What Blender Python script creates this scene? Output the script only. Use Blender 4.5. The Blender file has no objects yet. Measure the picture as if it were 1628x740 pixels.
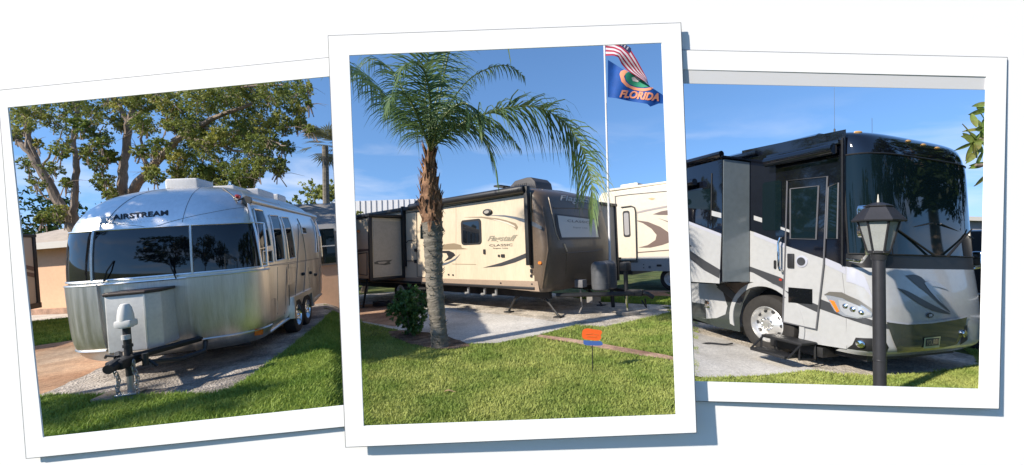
import bpy, bmesh, math, random
import numpy as np
from mathutils import Vector, Matrix, noise
from mathutils.geometry import tessellate_polygon, delaunay_2d_cdt
random.seed(7); RNG = np.random.default_rng(7)
V = Vector
scn = bpy.context.scene
C = scn.collection

# ------------------------------------------------------------------ camera and measured eye frames
F, CX, CY = 640.0, 814.0, 370.0
cam_d = bpy.data.cameras.new('camera'); cam = bpy.data.objects.new('camera', cam_d); C.objects.link(cam)
EYE = V((0, 0, 1.6))
cam.location = EYE; cam.rotation_euler = (math.radians(90), 0, 0)
cam_d.sensor_width = 36; cam_d.lens = 36 * F / 1628; cam_d.clip_end = 3000; cam_d.clip_start = 0.05
scn.camera = cam

class Plot:
    """A parking plot: its ground is a gently sloping plane u.(P-EYE) = -h."""
    def __init__(s, u, h):
        s.z = V(u).normalized(); s.h = h
        y = V((0, 1, 0)); s.y = (y - s.z * y.dot(s.z)).normalized(); s.x = s.y.cross(s.z)
        s.foot = EYE - s.z * h
        s.M = Matrix((s.x, s.y, s.z)).transposed().to_4x4(); s.M.translation = s.foot
        s.Mi = s.M.inverted()
    def d(s, px, py):
        w = V((px - CX, F, CY - py)); return V((w.dot(s.x), w.dot(s.y), w.dot(s.z)))
    def ground(s, px, py, z=0):
        d = s.d(px, py); t = (z - s.h) / d.z; return V((d.x * t, d.y * t, z))
    def at(s, px, py, Y):           # local point seen there at forward distance Y
        d = s.d(px, py); t = Y / d.y; return V((d.x * t, Y, s.h + d.z * t))
    def wz(s, x, y):                # world height of the plane at world x, y
        return EYE.z + (-s.h - s.z.x * x - s.z.y * y) / s.z.z
PL = Plot((-.074, -.003, 1), 1.5)
PM = Plot((-.035, .039, 1), 1.6)
PR = Plot((.0265, .039, 1), 1.6)

def sm(a, b, x):
    t = max(0., min(1., (x - a) / (b - a))); return t * t * (3 - 2 * t)
def G(x, y):                        # terrain height (world)
    az = math.degrees(math.atan2(x, y)); r = math.hypot(x, y)
    zl, zm, zr = PL.wz(x, y), PM.wz(x, y), PR.wz(x, y)
    wl = 1 - sm(-25.2, -21.2, az); wr = sm(21.4, 24.8, az)
    z = zl * wl + zr * wr + zm * (1 - wl - wr)
    flat = -0.15
    back = sm(60, 85, abs(az)) * sm(0.0, 3.0, r); far = sm(26, 48, r)
    k = max(back, far); z = z * (1 - k) + flat * k
    k0 = 1 - sm(.2, 1.5, r); return z * (1 - k0) + 0.0 * k0

# ------------------------------------------------------------------ materials
MATS = {}
def mat(name, col, rough=.6, metal=0., var=.0, vscale=4., bump=0., bscale=60., stretch=None, coat=0., spec=.5, col2=None, detail=4, trans=0., voronoi=False, rvar=0.):
    if name in MATS: return MATS[name]
    m = bpy.data.materials.new(name); m.use_nodes = True; nt = m.node_tree; N = nt.nodes; L = nt.links
    b = N['Principled BSDF']; b.inputs['Base Color'].default_value = (*col, 1)
    b.inputs['Roughness'].default_value = rough; b.inputs['Metallic'].default_value = metal
    b.inputs['Coat Weight'].default_value = coat; b.inputs['Coat Roughness'].default_value = .04
    b.inputs['Specular IOR Level'].default_value = spec
    tc = N.new('ShaderNodeTexCoord'); src = tc.outputs['Object']
    if stretch:
        mp = N.new('ShaderNodeMapping'); mp.inputs['Scale'].default_value = stretch; L.new(src, mp.inputs['Vector']); src = mp.outputs[0]
    if var or col2:
        n = N.new('ShaderNodeTexNoise'); n.inputs['Scale'].default_value = vscale; n.inputs['Detail'].default_value = detail; L.new(src, n.inputs['Vector'])
        r = N.new('ShaderNodeValToRGB'); L.new(n.outputs['Fac'], r.inputs[0])
        c2 = col2 if col2 else tuple(c * (1 - var) for c in col)
        r.color_ramp.elements[0].position = .34; r.color_ramp.elements[1].position = .66
        r.color_ramp.elements[0].color = (*c2, 1); r.color_ramp.elements[1].color = (*col, 1)
        out = r.outputs[0]
        n2 = N.new('ShaderNodeTexNoise'); n2.inputs['Scale'].default_value = vscale * 9; n2.inputs['Detail'].default_value = 5; L.new(src, n2.inputs['Vector'])
        mx = N.new('ShaderNodeMix'); mx.data_type = 'RGBA'; mx.blend_type = 'MULTIPLY'; mx.inputs[0].default_value = min(1, var * 1.2 + .1)
        r2 = N.new('ShaderNodeValToRGB'); L.new(n2.outputs['Fac'], r2.inputs[0]); r2.color_ramp.elements[0].position = .3; r2.color_ramp.elements[1].position = .62
        r2.color_ramp.elements[0].color = (.55, .55, .55, 1)
        L.new(out, mx.inputs[6]); L.new(r2.outputs[0], mx.inputs[7]); L.new(mx.outputs[2], b.inputs['Base Color'])
        if rvar:
            mr = N.new('ShaderNodeMapRange'); L.new(n.outputs['Fac'], mr.inputs[0]); mr.inputs[1].default_value = .3; mr.inputs[2].default_value = .7
            mr.inputs[3].default_value = rough; mr.inputs[4].default_value = rough + rvar; L.new(mr.outputs[0], b.inputs['Roughness'])
    if bump:
        n = N.new('ShaderNodeTexVoronoi' if voronoi else 'ShaderNodeTexNoise'); n.inputs['Scale'].default_value = bscale
        L.new(src, n.inputs['Vector'])
        bp = N.new('ShaderNodeBump'); bp.inputs['Strength'].default_value = bump; bp.inputs['Distance'].default_value = .02
        L.new(n.outputs[0], bp.inputs['Height']); L.new(bp.outputs[0], b.inputs['Normal'])
    if trans:
        tr = N.new('ShaderNodeBsdfTranslucent'); ms = N.new('ShaderNodeMixShader'); ms.inputs[0].default_value = trans
        o = N['Material Output']; L.new(b.outputs[0], ms.inputs[1]); L.new(tr.outputs[0], ms.inputs[2]); L.new(ms.outputs[0], o.inputs['Surface'])
        if var or col2: L.new(mx.outputs[2], tr.inputs['Color'])
        else: tr.inputs['Color'].default_value = (*col, 1)
    MATS[name] = m; return m

def ground_mat(name, cols, scale, fine, bump=.5, rough=.95, spec=.2, stain=.4):
    m = bpy.data.materials.new(name); m.use_nodes = True; nt = m.node_tree; N = nt.nodes; L = nt.links; b = N['Principled BSDF']
    b.inputs['Roughness'].default_value = rough; b.inputs['Specular IOR Level'].default_value = spec
    g = N.new('ShaderNodeNewGeometry')
    n = N.new('ShaderNodeTexNoise'); n.inputs['Scale'].default_value = scale; n.inputs['Detail'].default_value = 8; L.new(g.outputs['Position'], n.inputs['Vector'])
    r = N.new('ShaderNodeValToRGB'); L.new(n.outputs['Fac'], r.inputs[0])
    e = r.color_ramp.elements; e[0].position = .35; e[1].position = .65; e[0].color = (*cols[0], 1); e[1].color = (*cols[1], 1)
    if len(cols) > 2:
        k = e.new(.5); k.color = (*cols[2], 1)
    f = N.new('ShaderNodeTexVoronoi'); f.inputs['Scale'].default_value = fine; L.new(g.outputs['Position'], f.inputs['Vector'])
    hs = N.new('ShaderNodeMapRange'); L.new(f.outputs['Color'], hs.inputs[0]); hs.inputs[3].default_value = .62; hs.inputs[4].default_value = 1.25
    mx = N.new('ShaderNodeVectorMath'); mx.operation = 'SCALE'; L.new(r.outputs[0], mx.inputs[0]); L.new(hs.outputs[0], mx.inputs['Scale'])
    n3 = N.new('ShaderNodeTexNoise'); n3.inputs['Scale'].default_value = fine / 7; n3.inputs['Detail'].default_value = 4; L.new(g.outputs['Position'], n3.inputs['Vector'])
    n4 = N.new('ShaderNodeTexNoise'); n4.inputs['Scale'].default_value = .8; n4.inputs['Detail'].default_value = 9; n4.inputs['Roughness'].default_value = .7; L.new(g.outputs['Position'], n4.inputs['Vector'])
    h3 = N.new('ShaderNodeMapRange'); L.new(n3.outputs['Fac'], h3.inputs[0]); h3.inputs[1].default_value = .3; h3.inputs[2].default_value = .7; h3.inputs[3].default_value = 1 - stain * .6; h3.inputs[4].default_value = 1.12
    h4 = N.new('ShaderNodeMapRange'); L.new(n4.outputs['Fac'], h4.inputs[0]); h4.inputs[1].default_value = .36; h4.inputs[2].default_value = .58; h4.inputs[3].default_value = 1 - stain; h4.inputs[4].default_value = 1.05
    mm = N.new('ShaderNodeMath'); mm.operation = 'MULTIPLY'; L.new(h3.outputs[0], mm.inputs[0]); L.new(h4.outputs[0], mm.inputs[1])
    my = N.new('ShaderNodeVectorMath'); my.operation = 'SCALE'; L.new(mx.outputs[0], my.inputs[0]); L.new(mm.outputs[0], my.inputs['Scale'])
    L.new(my.outputs[0], b.inputs['Base Color'])
    bp = N.new('ShaderNodeBump'); bp.inputs['Strength'].default_value = bump; bp.inputs['Distance'].default_value = .015
    L.new(f.outputs[0], bp.inputs['Height']); L.new(bp.outputs[0], b.inputs['Normal'])
    MATS[name] = m; return m

# ------------------------------------------------------------------ mesh building
class MB:
    def __init__(s): s.v = []; s.f = []; s.m = []
    def add(s, vs, fs, mi=0):
        o = len(s.v); s.v += [V(v) for v in vs]; s.f += [tuple(i + o for i in f) for f in fs]; s.m += [mi] * len(fs); return s
    def box(s, x0, x1, y0, y1, z0, z1, bev=0., seg=2, mi=0):
        x0, x1 = sorted((x0, x1)); y0, y1 = sorted((y0, y1)); z0, z1 = sorted((z0, z1))
        bm = bmesh.new(); bmesh.ops.create_cube(bm, size=1)
        for v in bm.verts:
            v.co = V(((x0 + x1) / 2 + v.co.x * (x1 - x0), (y0 + y1) / 2 + v.co.y * (y1 - y0), (z0 + z1) / 2 + v.co.z * (z1 - z0)))
        if bev: bmesh.ops.bevel(bm, geom=bm.edges[:], offset=min(bev, .49 * min(x1 - x0, y1 - y0, z1 - z0)), segments=seg, profile=.6, affect='EDGES')
        return s.bm(bm, mi)
    def bm(s, bm, mi=0, M=None):
        bm.verts.index_update()
        s.add([(M @ v.co) if M else v.co.copy() for v in bm.verts], [[v.index for v in f.verts] for f in bm.faces], mi); bm.free(); return s
    def prism(s, poly, lo, hi, fn, bev=0., mi=0, holes=()):
        """poly of 2-D points, extruded lo..hi; fn(u, v, t) -> 3-D point"""
        rings = [list(poly)] + [list(h) for h in holes]
        flat = [p for r in rings for p in r]; n = len(flat)
        tri = tessellate_polygon([[V((p[0], p[1], 0)) for p in r] for r in rings])
        if bev and not holes:
            bm = bmesh.new(); a = [bm.verts.new(fn(p[0], p[1], lo)) for p in flat]; b = [bm.verts.new(fn(p[0], p[1], hi)) for p in flat]
            bm.faces.new(a[::-1]); bm.faces.new(b)
            for i in range(n): bm.faces.new((a[i], a[(i + 1) % n], b[(i + 1) % n], b[i]))
            bmesh.ops.recalc_face_normals(bm, faces=bm.faces[:])
            bmesh.ops.bevel(bm, geom=bm.edges[:], offset=bev, segments=3, profile=.6, affect='EDGES')
            return s.bm(bm, mi)
        vs = [fn(p[0], p[1], lo) for p in flat] + [fn(p[0], p[1], hi) for p in flat]
        fs = [tuple(t[::-1]) for t in tri] + [tuple(i + n for i in t) for t in tri]; o = 0
        for r in rings:
            k = len(r)
            for i in range(k): fs.append((o + i, o + (i + 1) % k, n + o + (i + 1) % k, n + o + i))
            o += k
        return s.add(vs, fs, mi)
    def tube(s, pts, r, seg=10, caps=True, mi=0):
        pts = [V(p) for p in pts]; rs = r if isinstance(r, (list, tuple)) else [r] * len(pts)
        n = len(pts); vs = []; fs = []; up = None
        for i, p in enumerate(pts):
            d = (pts[min(i + 1, n - 1)] - pts[max(i - 1, 0)]).normalized()
            if up is None: up = d.orthogonal().normalized()
            up = (up - d * up.dot(d)).normalized(); w = d.cross(up)
            for k in range(seg):
                a = 2 * math.pi * k / seg; vs.append(p + (up * math.cos(a) + w * math.sin(a)) * rs[i])
        for i in range(n - 1):
            for k in range(seg):
                fs.append((i * seg + k, i * seg + (k + 1) % seg, (i + 1) * seg + (k + 1) % seg, (i + 1) * seg + k))
        if caps: fs.append(tuple(range(seg))[::-1]); fs.append(tuple(range((n - 1) * seg, n * seg)))
        return s.add(vs, fs, mi)
    def lathe(s, prof, c, ax, seg=24, mi=0):
        """prof: (radius, along axis) pairs"""
        ax = V(ax).normalized(); u = ax.orthogonal().normalized(); w = ax.cross(u); c = V(c); vs = []; fs = []
        for r, t in prof:
            for k in range(seg):
                a = 2 * math.pi * k / seg; vs.append(c + ax * t + (u * math.cos(a) + w * math.sin(a)) * r)
        for i in range(len(prof) - 1):
            for k in range(seg):
                fs.append((i * seg + k, i * seg + (k + 1) % seg, (i + 1) * seg + (k + 1) % seg, (i + 1) * seg + k))
        if prof[0][0] > 1e-4: fs.append(tuple(range(seg))[::-1])
        if prof[-1][0] > 1e-4: fs.append(tuple(range((len(prof) - 1) * seg, len(prof) * seg)))
        return s.add(vs, fs, mi)
    def grid(s, fn, nu, nv, mi=0, thick=None):
        vs = [fn(i / nu, j / nv) for i in range(nu + 1) for j in range(nv + 1)]
        fs = [(i * (nv + 1) + j, (i + 1) * (nv + 1) + j, (i + 1) * (nv + 1) + j + 1, i * (nv + 1) + j + 1) for i in range(nu) for j in range(nv)]
        return s.add(vs, fs, mi)
    def build(s, name, ms, parent=None, smooth=True, angle=35, M=None, recalc=True):
        me = bpy.data.meshes.new(name); me.from_pydata([tuple(v) for v in s.v], [], s.f)
        ms = ms if isinstance(ms, (list, tuple)) else [ms]
        for x in ms: me.materials.append(x)
        if len(ms) > 1: me.polygons.foreach_set('material_index', s.m)
        if recalc:
            bm = bmesh.new(); bm.from_mesh(me); bmesh.ops.remove_doubles(bm, verts=bm.verts[:], dist=1e-5)
            bmesh.ops.recalc_face_normals(bm, faces=bm.faces[:]); bm.to_mesh(me); bm.free()
        if smooth:
            me.polygons.foreach_set('use_smooth', [True] * len(me.polygons))
            me.set_sharp_from_angle(angle=math.radians(angle))
        o = bpy.data.objects.new(name, me); C.objects.link(o)
        if parent: o.parent = parent
        if M: o.matrix_world = M
        return o

def thing(name, label, cat, M=None, group=None):
    o = bpy.data.objects.new(name, None); C.objects.link(o); o.empty_display_size = .2
    if M is not None: o.matrix_world = M
    o['label'] = label; o['category'] = cat
    if group: o['group'] = group
    return o
def tag(o, label, cat, group=None):
    o['label'] = label; o['category'] = cat
    if group: o['group'] = group
    return o
def npmesh(name, verts, faces, material, parent=None, M=None, k=4):
    verts = np.asarray(verts, np.float32); faces = np.asarray(faces, np.int32); me = bpy.data.meshes.new(name)
    me.vertices.add(len(verts)); me.vertices.foreach_set('co', verts.ravel())
    me.loops.add(faces.size); me.loops.foreach_set('vertex_index', faces.ravel())
    me.polygons.add(len(faces)); me.polygons.foreach_set('loop_start', np.arange(0, faces.size, k, dtype=np.int32))
    me.polygons.foreach_set('loop_total', np.full(len(faces), k, np.int32)); me.update(calc_edges=True); me.validate()
    me.materials.append(material); o = bpy.data.objects.new(name, me); C.objects.link(o)
    if parent: o.parent = parent
    if M: o.matrix_world = M
    return o
def text_geo(body, bold=.0, shear=0., space=1.):
    cu = bpy.data.curves.new('t', 'FONT'); cu.body = body; cu.size = 1; cu.offset = bold; cu.shear = shear; cu.space_character = space; cu.resolution_u = 3
    o = bpy.data.objects.new('t', cu); C.objects.link(o)
    dg = bpy.context.evaluated_depsgraph_get(); me = bpy.data.meshes.new_from_object(o.evaluated_get(dg))
    vs = [v.co.copy() for v in me.vertices]; fs = [tuple(p.vertices) for p in me.polygons]
    bpy.data.objects.remove(o); bpy.data.curves.remove(cu); bpy.data.meshes.remove(me)
    x0 = min(v.x for v in vs); x1 = max(v.x for v in vs); y0 = min(v.y for v in vs); y1 = max(v.y for v in vs)
    return [((v.x - x0) / (x1 - x0), (v.y - y0) / (y1 - y0)) for v in vs], fs
def text_on(name, body, material, parent, fn, **kw):
    """lettering mapped by fn(u, v) with u, v in 0..1"""
    uv, fs = text_geo(body, **kw); mb = MB(); mb.add([fn(u, v) for u, v in uv], fs)
    return mb.build(name, material, parent, smooth=False, recalc=False)
def rrect(x0, x1, y0, y1, r, n=5):
    x0, x1 = sorted((x0, x1)); y0, y1 = sorted((y0, y1)); r = min(r, (x1 - x0) / 2.01, (y1 - y0) / 2.01); out = []
    for cx, cy, a0 in ((x1 - r, y1 - r, 0), (x0 + r, y1 - r, 90), (x0 + r, y0 + r, 180), (x1 - r, y0 + r, 270)):
        for i in range(n + 1):
            a = math.radians(a0 + 90 * i / n); out.append((cx + r * math.cos(a), cy + r * math.sin(a)))
    return out
def catmull(pts, n=6):
    pts = [V(p) for p in pts]; P = [2 * pts[0] - pts[1]] + pts + [2 * pts[-1] - pts[-2]]; out = []
    for i in range(1, len(P) - 2):
        for k in range(n):
            t = k / n; a, b, c, d = P[i - 1:i + 3]
            out.append(.5 * ((2 * b) + (c - a) * t + (2 * a - 5 * b + 4 * c - d) * t * t + (3 * b - a - 3 * c + d) * t ** 3))
    out.append(pts[-1]); return out
def inpoly(x, y, poly):
    c = False; j = len(poly) - 1
    for i in range(len(poly)):
        xi, yi = poly[i]; xj, yj = poly[j]
        if (yi > y) != (yj > y) and x < (xj - xi) * (y - yi) / (yj - yi) + xi: c = not c
        j = i
    return c

# ------------------------------------------------------------------ sky, sun
SUN_EL = 32.; SUN_DIR = V((-.86, -.51, 0)) * math.cos(math.radians(SUN_EL)) + V((0, 0, math.sin(math.radians(SUN_EL))))
w = bpy.data.worlds.new('World'); scn.world = w; w.use_nodes = True; nt = w.node_tree; N = nt.nodes; L = nt.links
bg = N['Background']; sky = N.new('ShaderNodeTexSky'); sky.sky_type = 'NISHITA'; sky.sun_disc = False
sky.sun_elevation = math.radians(SUN_EL); sky.sun_rotation = math.atan2(SUN_DIR.x, SUN_DIR.y) % (2 * math.pi)
sky.air_density = 1.0; sky.dust_density = .05; sky.ozone_density = 3.0
bg.inputs['Strength'].default_value = .12
tc = N.new('ShaderNodeTexCoord'); sx = N.new('ShaderNodeSeparateXYZ'); L.new(tc.outputs['Generated'], sx.inputs[0])
lv = N.new('ShaderNodeMapping'); lv.inputs['Location'].default_value = (0, 0, .22); lv.inputs['Scale'].default_value = (1, 1, .75); L.new(tc.outputs['Generated'], lv.inputs[0]); L.new(lv.outputs[0], sky.inputs['Vector']) if 'Vector' in sky.inputs else None
mp = N.new('ShaderNodeMapping'); mp.inputs['Scale'].default_value = (1.6, 1.6, 6.5); mp.inputs['Rotation'].default_value = (0, .12, 0)
mp.inputs['Location'].default_value = (.35, .1, .4)
L.new(tc.outputs['Generated'], mp.inputs[0])
cn = N.new('ShaderNodeTexNoise'); cn.inputs['Scale'].default_value = 2.2; cn.inputs['Detail'].default_value = 7; cn.inputs['Roughness'].default_value = .52; cn.inputs['Distortion'].default_value = .5
L.new(mp.outputs[0], cn.inputs['Vector'])
cr = N.new('ShaderNodeMapRange'); cr.inputs[1].default_value = .47; cr.inputs[2].default_value = .72; L.new(cn.outputs['Fac'], cr.inputs[0])
zr = N.new('ShaderNodeMapRange'); zr.inputs[1].default_value = .27; zr.inputs[2].default_value = .12; L.new(sx.outputs['Z'], zr.inputs[0])   # clouds sit low
mu = N.new('ShaderNodeMath'); mu.operation = 'MULTIPLY'; L.new(cr.outputs[0], mu.inputs[0]); L.new(zr.outputs[0], mu.inputs[1])
m2 = N.new('ShaderNodeMath'); m2.operation = 'MULTIPLY'; m2.inputs[1].default_value = .55; L.new(mu.outputs[0], m2.inputs[0])
mix = N.new('ShaderNodeMix'); mix.data_type = 'RGBA'; L.new(m2.outputs[0], mix.inputs[0]); tn = N.new('ShaderNodeMix'); tn.data_type = 'RGBA'; tn.blend_type = 'MULTIPLY'; tn.inputs[0].default_value = 1; tn.inputs[7].default_value = (.93, 1.14, 1.30, 1); L.new(sky.outputs[0], tn.inputs[6]); L.new(tn.outputs[2], mix.inputs[6]); mix.inputs[7].default_value = (6.2, 6.4, 7.0, 1)
L.new(mix.outputs[2], bg.inputs['Color'])
sd = bpy.data.lights.new('sun', 'SUN'); sd.energy = 5.0; sd.angle = math.radians(1.0); sd.color = (1, .91, .78)
so = bpy.data.objects.new('sun', sd); C.objects.link(so); so.rotation_euler = SUN_DIR.to_track_quat('Z', 'Y').to_euler()
scn.view_settings.view_transform = 'Standard'; scn.view_settings.look = 'None'; scn.view_settings.exposure = .5; scn.view_settings.gamma = 1

# ------------------------------------------------------------------ plain materials
WHITE = mat('white_board', (.9, .9, .9), .6, spec=.2)
WHITE_EDGE = mat('print_rim', (.16, .16, .17), .7)
BAND = mat('pale_band', (.62, .62, .63), .7, spec=.2)
ALU = mat('aluminium', (.90, .87, .83), .27, 1., var=.06, vscale=2.5, stretch=(1, 1, .25), rvar=.12)
ALUB = mat('brushed_steel', (.78, .74, .70), .33, 1., var=.16, vscale=3.5, stretch=(5, 5, .12), rvar=.12, bump=.02, bscale=30)
CHROME = mat('chrome', (.82, .82, .82), .08, 1.)
GLASS = mat('dark_glass', (.006, .007, .009), .03, spec=.6, coat=.3)
GLASSB = mat('tinted_glass', (.004, .010, .013), .03, spec=.42)
BLACK = mat('black_plastic', (.018, .018, .02), .45)
BLACKG = mat('gloss_black', (.004, .005, .009), .06, coat=1., spec=.5)
RUBBER = mat('rubber', (.03, .027, .025), .85, var=.3, vscale=14)
DARKFR = mat('black_frame_steel', (.016, .016, .018), .55, var=.4, vscale=8)
WHITEP = mat('white_plastic', (.62, .60, .57), .45, var=.12, vscale=9)
CREAM = mat('cream_gelcoat', (.66, .55, .40), .34, var=.09, vscale=1.6, stretch=(2.2, 1, .35), coat=.2)
CREAM2 = mat('pale_cream_gelcoat', (.66, .60, .49), .35, var=.05, vscale=1.1, coat=.2)
SLIDEC = mat('beige_slide_panel', (.50, .43, .34), .5, var=.12, vscale=2)
TAN = mat('tan_skirt', (.36, .27, .20), .4, var=.1, vscale=3)
BROWN = mat('brown_gelcoat', (.125, .090, .062), .36, var=.12, vscale=2.2, coat=.22, rvar=.12)
BROWND = mat('brown_stripe', (.15, .105, .09), .4)
SILVERD = mat('silver_decal', (.46, .47, .50), .3, .3)
GREYD = mat('charcoal_decal', (.045, .047, .052), .35)
PEARL = mat('pearl_white', (.41, .415, .42), .25, coat=.5, var=.04, vscale=1.5)
PEARLG = mat('silver_lilac', (.40, .41, .47), .25, coat=.6)
SKIRTD = mat('dark_green_grey', (.04, .047, .047), .12, coat=.8)
AMBER = mat('amber_lens', (.75, .20, .03), .2, coat=.6)
RED = mat('red_lens', (.35, .03, .02), .2, coat=.6)
CONC = mat('rough_concrete', (.40, .36, .31), .9, var=.3, vscale=12, bump=.3)

# ------------------------------------------------------------------ the standing display board with its three cut-out prints
def fp(px, py, D): return EYE + V(((px - CX) / F * D, D, (CY - py) / F * D))
board = thing('display_board', 'big plain white board that carries the three tilted white-bordered prints', 'display board', Matrix.Translation((0, 1.0, 0)))
def ring_plate(outer, inner_list, D0, D1, name, material, parent, dz=None):
    """flat plate between depths D0 (near) and D1 with openings; corner depths may differ (dz)"""
    mb = MB(); rings = [outer] + inner_list; flat = [p for r in rings for p in r]; n = len(flat)
    tri = tessellate_polygon([[V((p[0], p[1], 0)) for p in r] for r in rings])
    def dep(p):
        if not dz: return 0.
        u = (p[0] - outer[0][0]) / (outer[1][0] - outer[0][0]); v = (p[1] - outer[0][1]) / (outer[3][1] - outer[0][1])
        return (dz[0] * (1 - u) + dz[1] * u) * (1 - v) + (dz[3] * (1 - u) + dz[2] * u) * v
    near = [fp(p[0], p[1], D0 - dep(p)) for p in flat]; far = [q + V((0, D1 - D0, 0)) for q in near]
    fs = [t for t in tri] + [tuple(i + n for i in t[::-1]) for t in tri]; o = 0
    for r in rings:
        k = len(r)
        for i in range(k): fs.append((o + i, o + (i + 1) % k, n + o + (i + 1) % k, n + o + i))
        o += k
    mb.add(near + far, fs); ob = mb.build(name, material, None, smooth=False)
    ob.parent = parent; ob.matrix_parent_inverse = parent.matrix_world.inverted() if parent else Matrix(); return ob
def grow(q, m):
    cx = sum(p[0] for p in q) / 4; cy = sum(p[1] for p in q) / 4
    return [(p[0] + (m if p[0] > cx else -m), p[1] + (m if p[1] > cy else -m)) for p in q]
prints = {
 'L': ([(-3, 144.5), (549, 89.5), (571, 676), (42, 729)], [(12, 171), (535, 120.5), (556, 644), (68, 696)], .991, (0, 0, .004, .008)),
 'M': ([(522, 57.5), (1082, 37), (1107, 688), (550, 711)], [(555, 88), (1052, 68), (1075, 660), (578, 678)], .984, (0, .002, .028, .014)),
 'R': ([(1060, 79.6), (1601, 92), (1588, 650), (1082, 637)], [(1072, 110.3), (1569, 122), (1558, 619), (1095, 606.8)], .992, (0, 0, .018, .004)),
}
bw = thing('board_panel', '', '')
bpy.data.objects.remove(bw)
ring_plate([(-96, -35), (1724, -35), (1724, 775), (-96, 775)], [grow(prints[k][1], 7) for k in 'LMR'], 1.0, 1.005, 'panel', WHITE, board)
for sx_ in (-1, 1):
    mb = MB(); x = sx_ * 1.385
    mb.box(x - .03, x + .03, 1.02, 1.06, G(x, 1.04) - .05, 2.15, .004)
    mb.box(x - .04, x + .04, .75, 1.35, G(x, 1.04) - .02, G(x, 1.04) + .04, .004)
    lg = mb.build('leg', WHITE, None); lg.parent = board; lg.matrix_parent_inverse = board.matrix_world.inverted()
LAB = {'L': 'left white-bordered print, tilted anticlockwise, that frames the silver riveted trailer',
       'M': 'middle white-bordered print lying over the other two and framing the palm and cream trailer',
       'R': 'right white-bordered print with a pale grey band along its top, framing the black motorhome'}
for k in 'LMR':
    out, inn, D, dz = prints[k]
    t = thing('photo_print', LAB[k], 'photo print', Matrix.Translation((fp(*out[3], D))), 'white-bordered prints on the board')
    ring_plate(out, [inn], D, D + .003, 'border', WHITE, t, dz)
    ring_plate(grow(out, 1.0), [inn], D + .0032, D + .0045, 'backing', WHITE_EDGE, t, dz)
    if k == 'R':
        q = [(1072, 110.3), (1569, 122), (1568.5, 143), (1073, 132.5)]
        mb = MB(); a = [fp(*p, D + .001) for p in q]; b = [v + V((0, .0015, 0)) for v in a]
        mb.add(a + b, [(0, 1, 2, 3), (7, 6, 5, 4), (0, 4, 5, 1), (1, 5, 6, 2), (2, 6, 7, 3), (3, 7, 4, 0)])
        o = mb.build('mount_strip', BAND, None, smooth=False); o.parent = t; o.matrix_parent_inverse = t.matrix_world.inverted()

# ------------------------------------------------------------------ ground
MG = ground_mat('lawn_soil', [(.08, .11, .03), (.17, .18, .06), (.12, .15, .04)], 1.6, 90, .6)
MGRAV = ground_mat('gravel', [(.45, .40, .33), (.74, .67, .58)], 3.0, 38, 1.0, stain=.25)
MGRAVD = ground_mat('grey_gravel', [(.28, .25, .22), (.62, .55, .47), (.44, .39, .34)], 1.8, 40, 1.0)
MCON = ground_mat('concrete_pad', [(.55, .52, .47), (.68, .65, .60)], .9, 160, .15, stain=.25)
MRUST = ground_mat('stained_drive', [(.42, .22, .12), (.52, .40, .29), (.50, .33, .21)], .55, 130, .15)
MRED = ground_mat('reddish_drive', [(.42, .24, .15), (.50, .33, .22)], .8, 130, .15)
MMUL = ground_mat('mulch', [(.12, .075, .05), (.30, .21, .15)], 6, 50, 1.0)
MBRK = ground_mat('paver_brick', [(.40, .24, .17), (.56, .38, .28)], 2.2, 70, .4)
azs = []; a = -180.
while a < 180: azs.append(a); a += .6 if -56 < a < 56 else 5
azs = sorted(azs + [])
rs = [0.05]
while rs[-1] < 600: rs.append(rs[-1] * 1.16 + .05)
mb = MB(); vs = []; nr = len(rs)
for az in azs:
    for r in rs:
        x = r * math.sin(math.radians(az)); y = r * math.cos(math.radians(az)); vs.append((x, y, G(x, y)))
n = len(azs); fs = [(i * nr + j, i * nr + j + 1, ((i + 1) % n) * nr + j + 1, ((i + 1) % n) * nr + j) for i in range(n) for j in range(nr - 1)]
fs.append(tuple(i * nr for i in range(n)))
mb.add(vs, fs); o = mb.build('ground', MG, smooth=True, angle=80); o['kind'] = 'structure'

def wpoly(pl, pts):
    out = []
    for p in pts:
        q = pl.M @ pl.ground(*p); out.append((q.x, q.y))
    return out
def drape(name, poly, material, dz, step=.3, jag=0., sides=True):
    pts = []; n = len(poly)
    for i in range(n):
        a = V(poly[i]); b = V(poly[(i + 1) % n]); k = max(1, int((b - a).length / (step * .5)))
        for j in range(k):
            p = a.lerp(b, j / k)
            if jag: p += V((random.uniform(-jag, jag), random.uniform(-jag, jag)))
            pts.append(p)
    m = len(pts); edges = [(i, (i + 1) % m) for i in range(m)]
    x0 = min(p.x for p in pts); x1 = max(p.x for p in pts); y0 = min(p.y for p in pts); y1 = max(p.y for p in pts)
    pp = [(p.x, p.y) for p in pts]; x = x0
    while x < x1:
        y = y0
        while y < y1:
            if inpoly(x, y, pp): pts.append(V((x, y)))
            y += step
        x += step
    r = delaunay_2d_cdt(pts, edges, [], 1, 1e-5)
    mb = MB(); vs = [(p.x, p.y, G(p.x, p.y) + dz) for p in r[0]]; fs = [tuple(f) for f in r[2]]
    mb.add(vs, fs)
    o = mb.build(name, material, smooth=True, angle=80, recalc=False); o['kind'] = 'structure'
    me = o.data
    if me.polygons and me.polygons[0].normal.z < 0: me.flip_normals()
    return o
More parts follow.
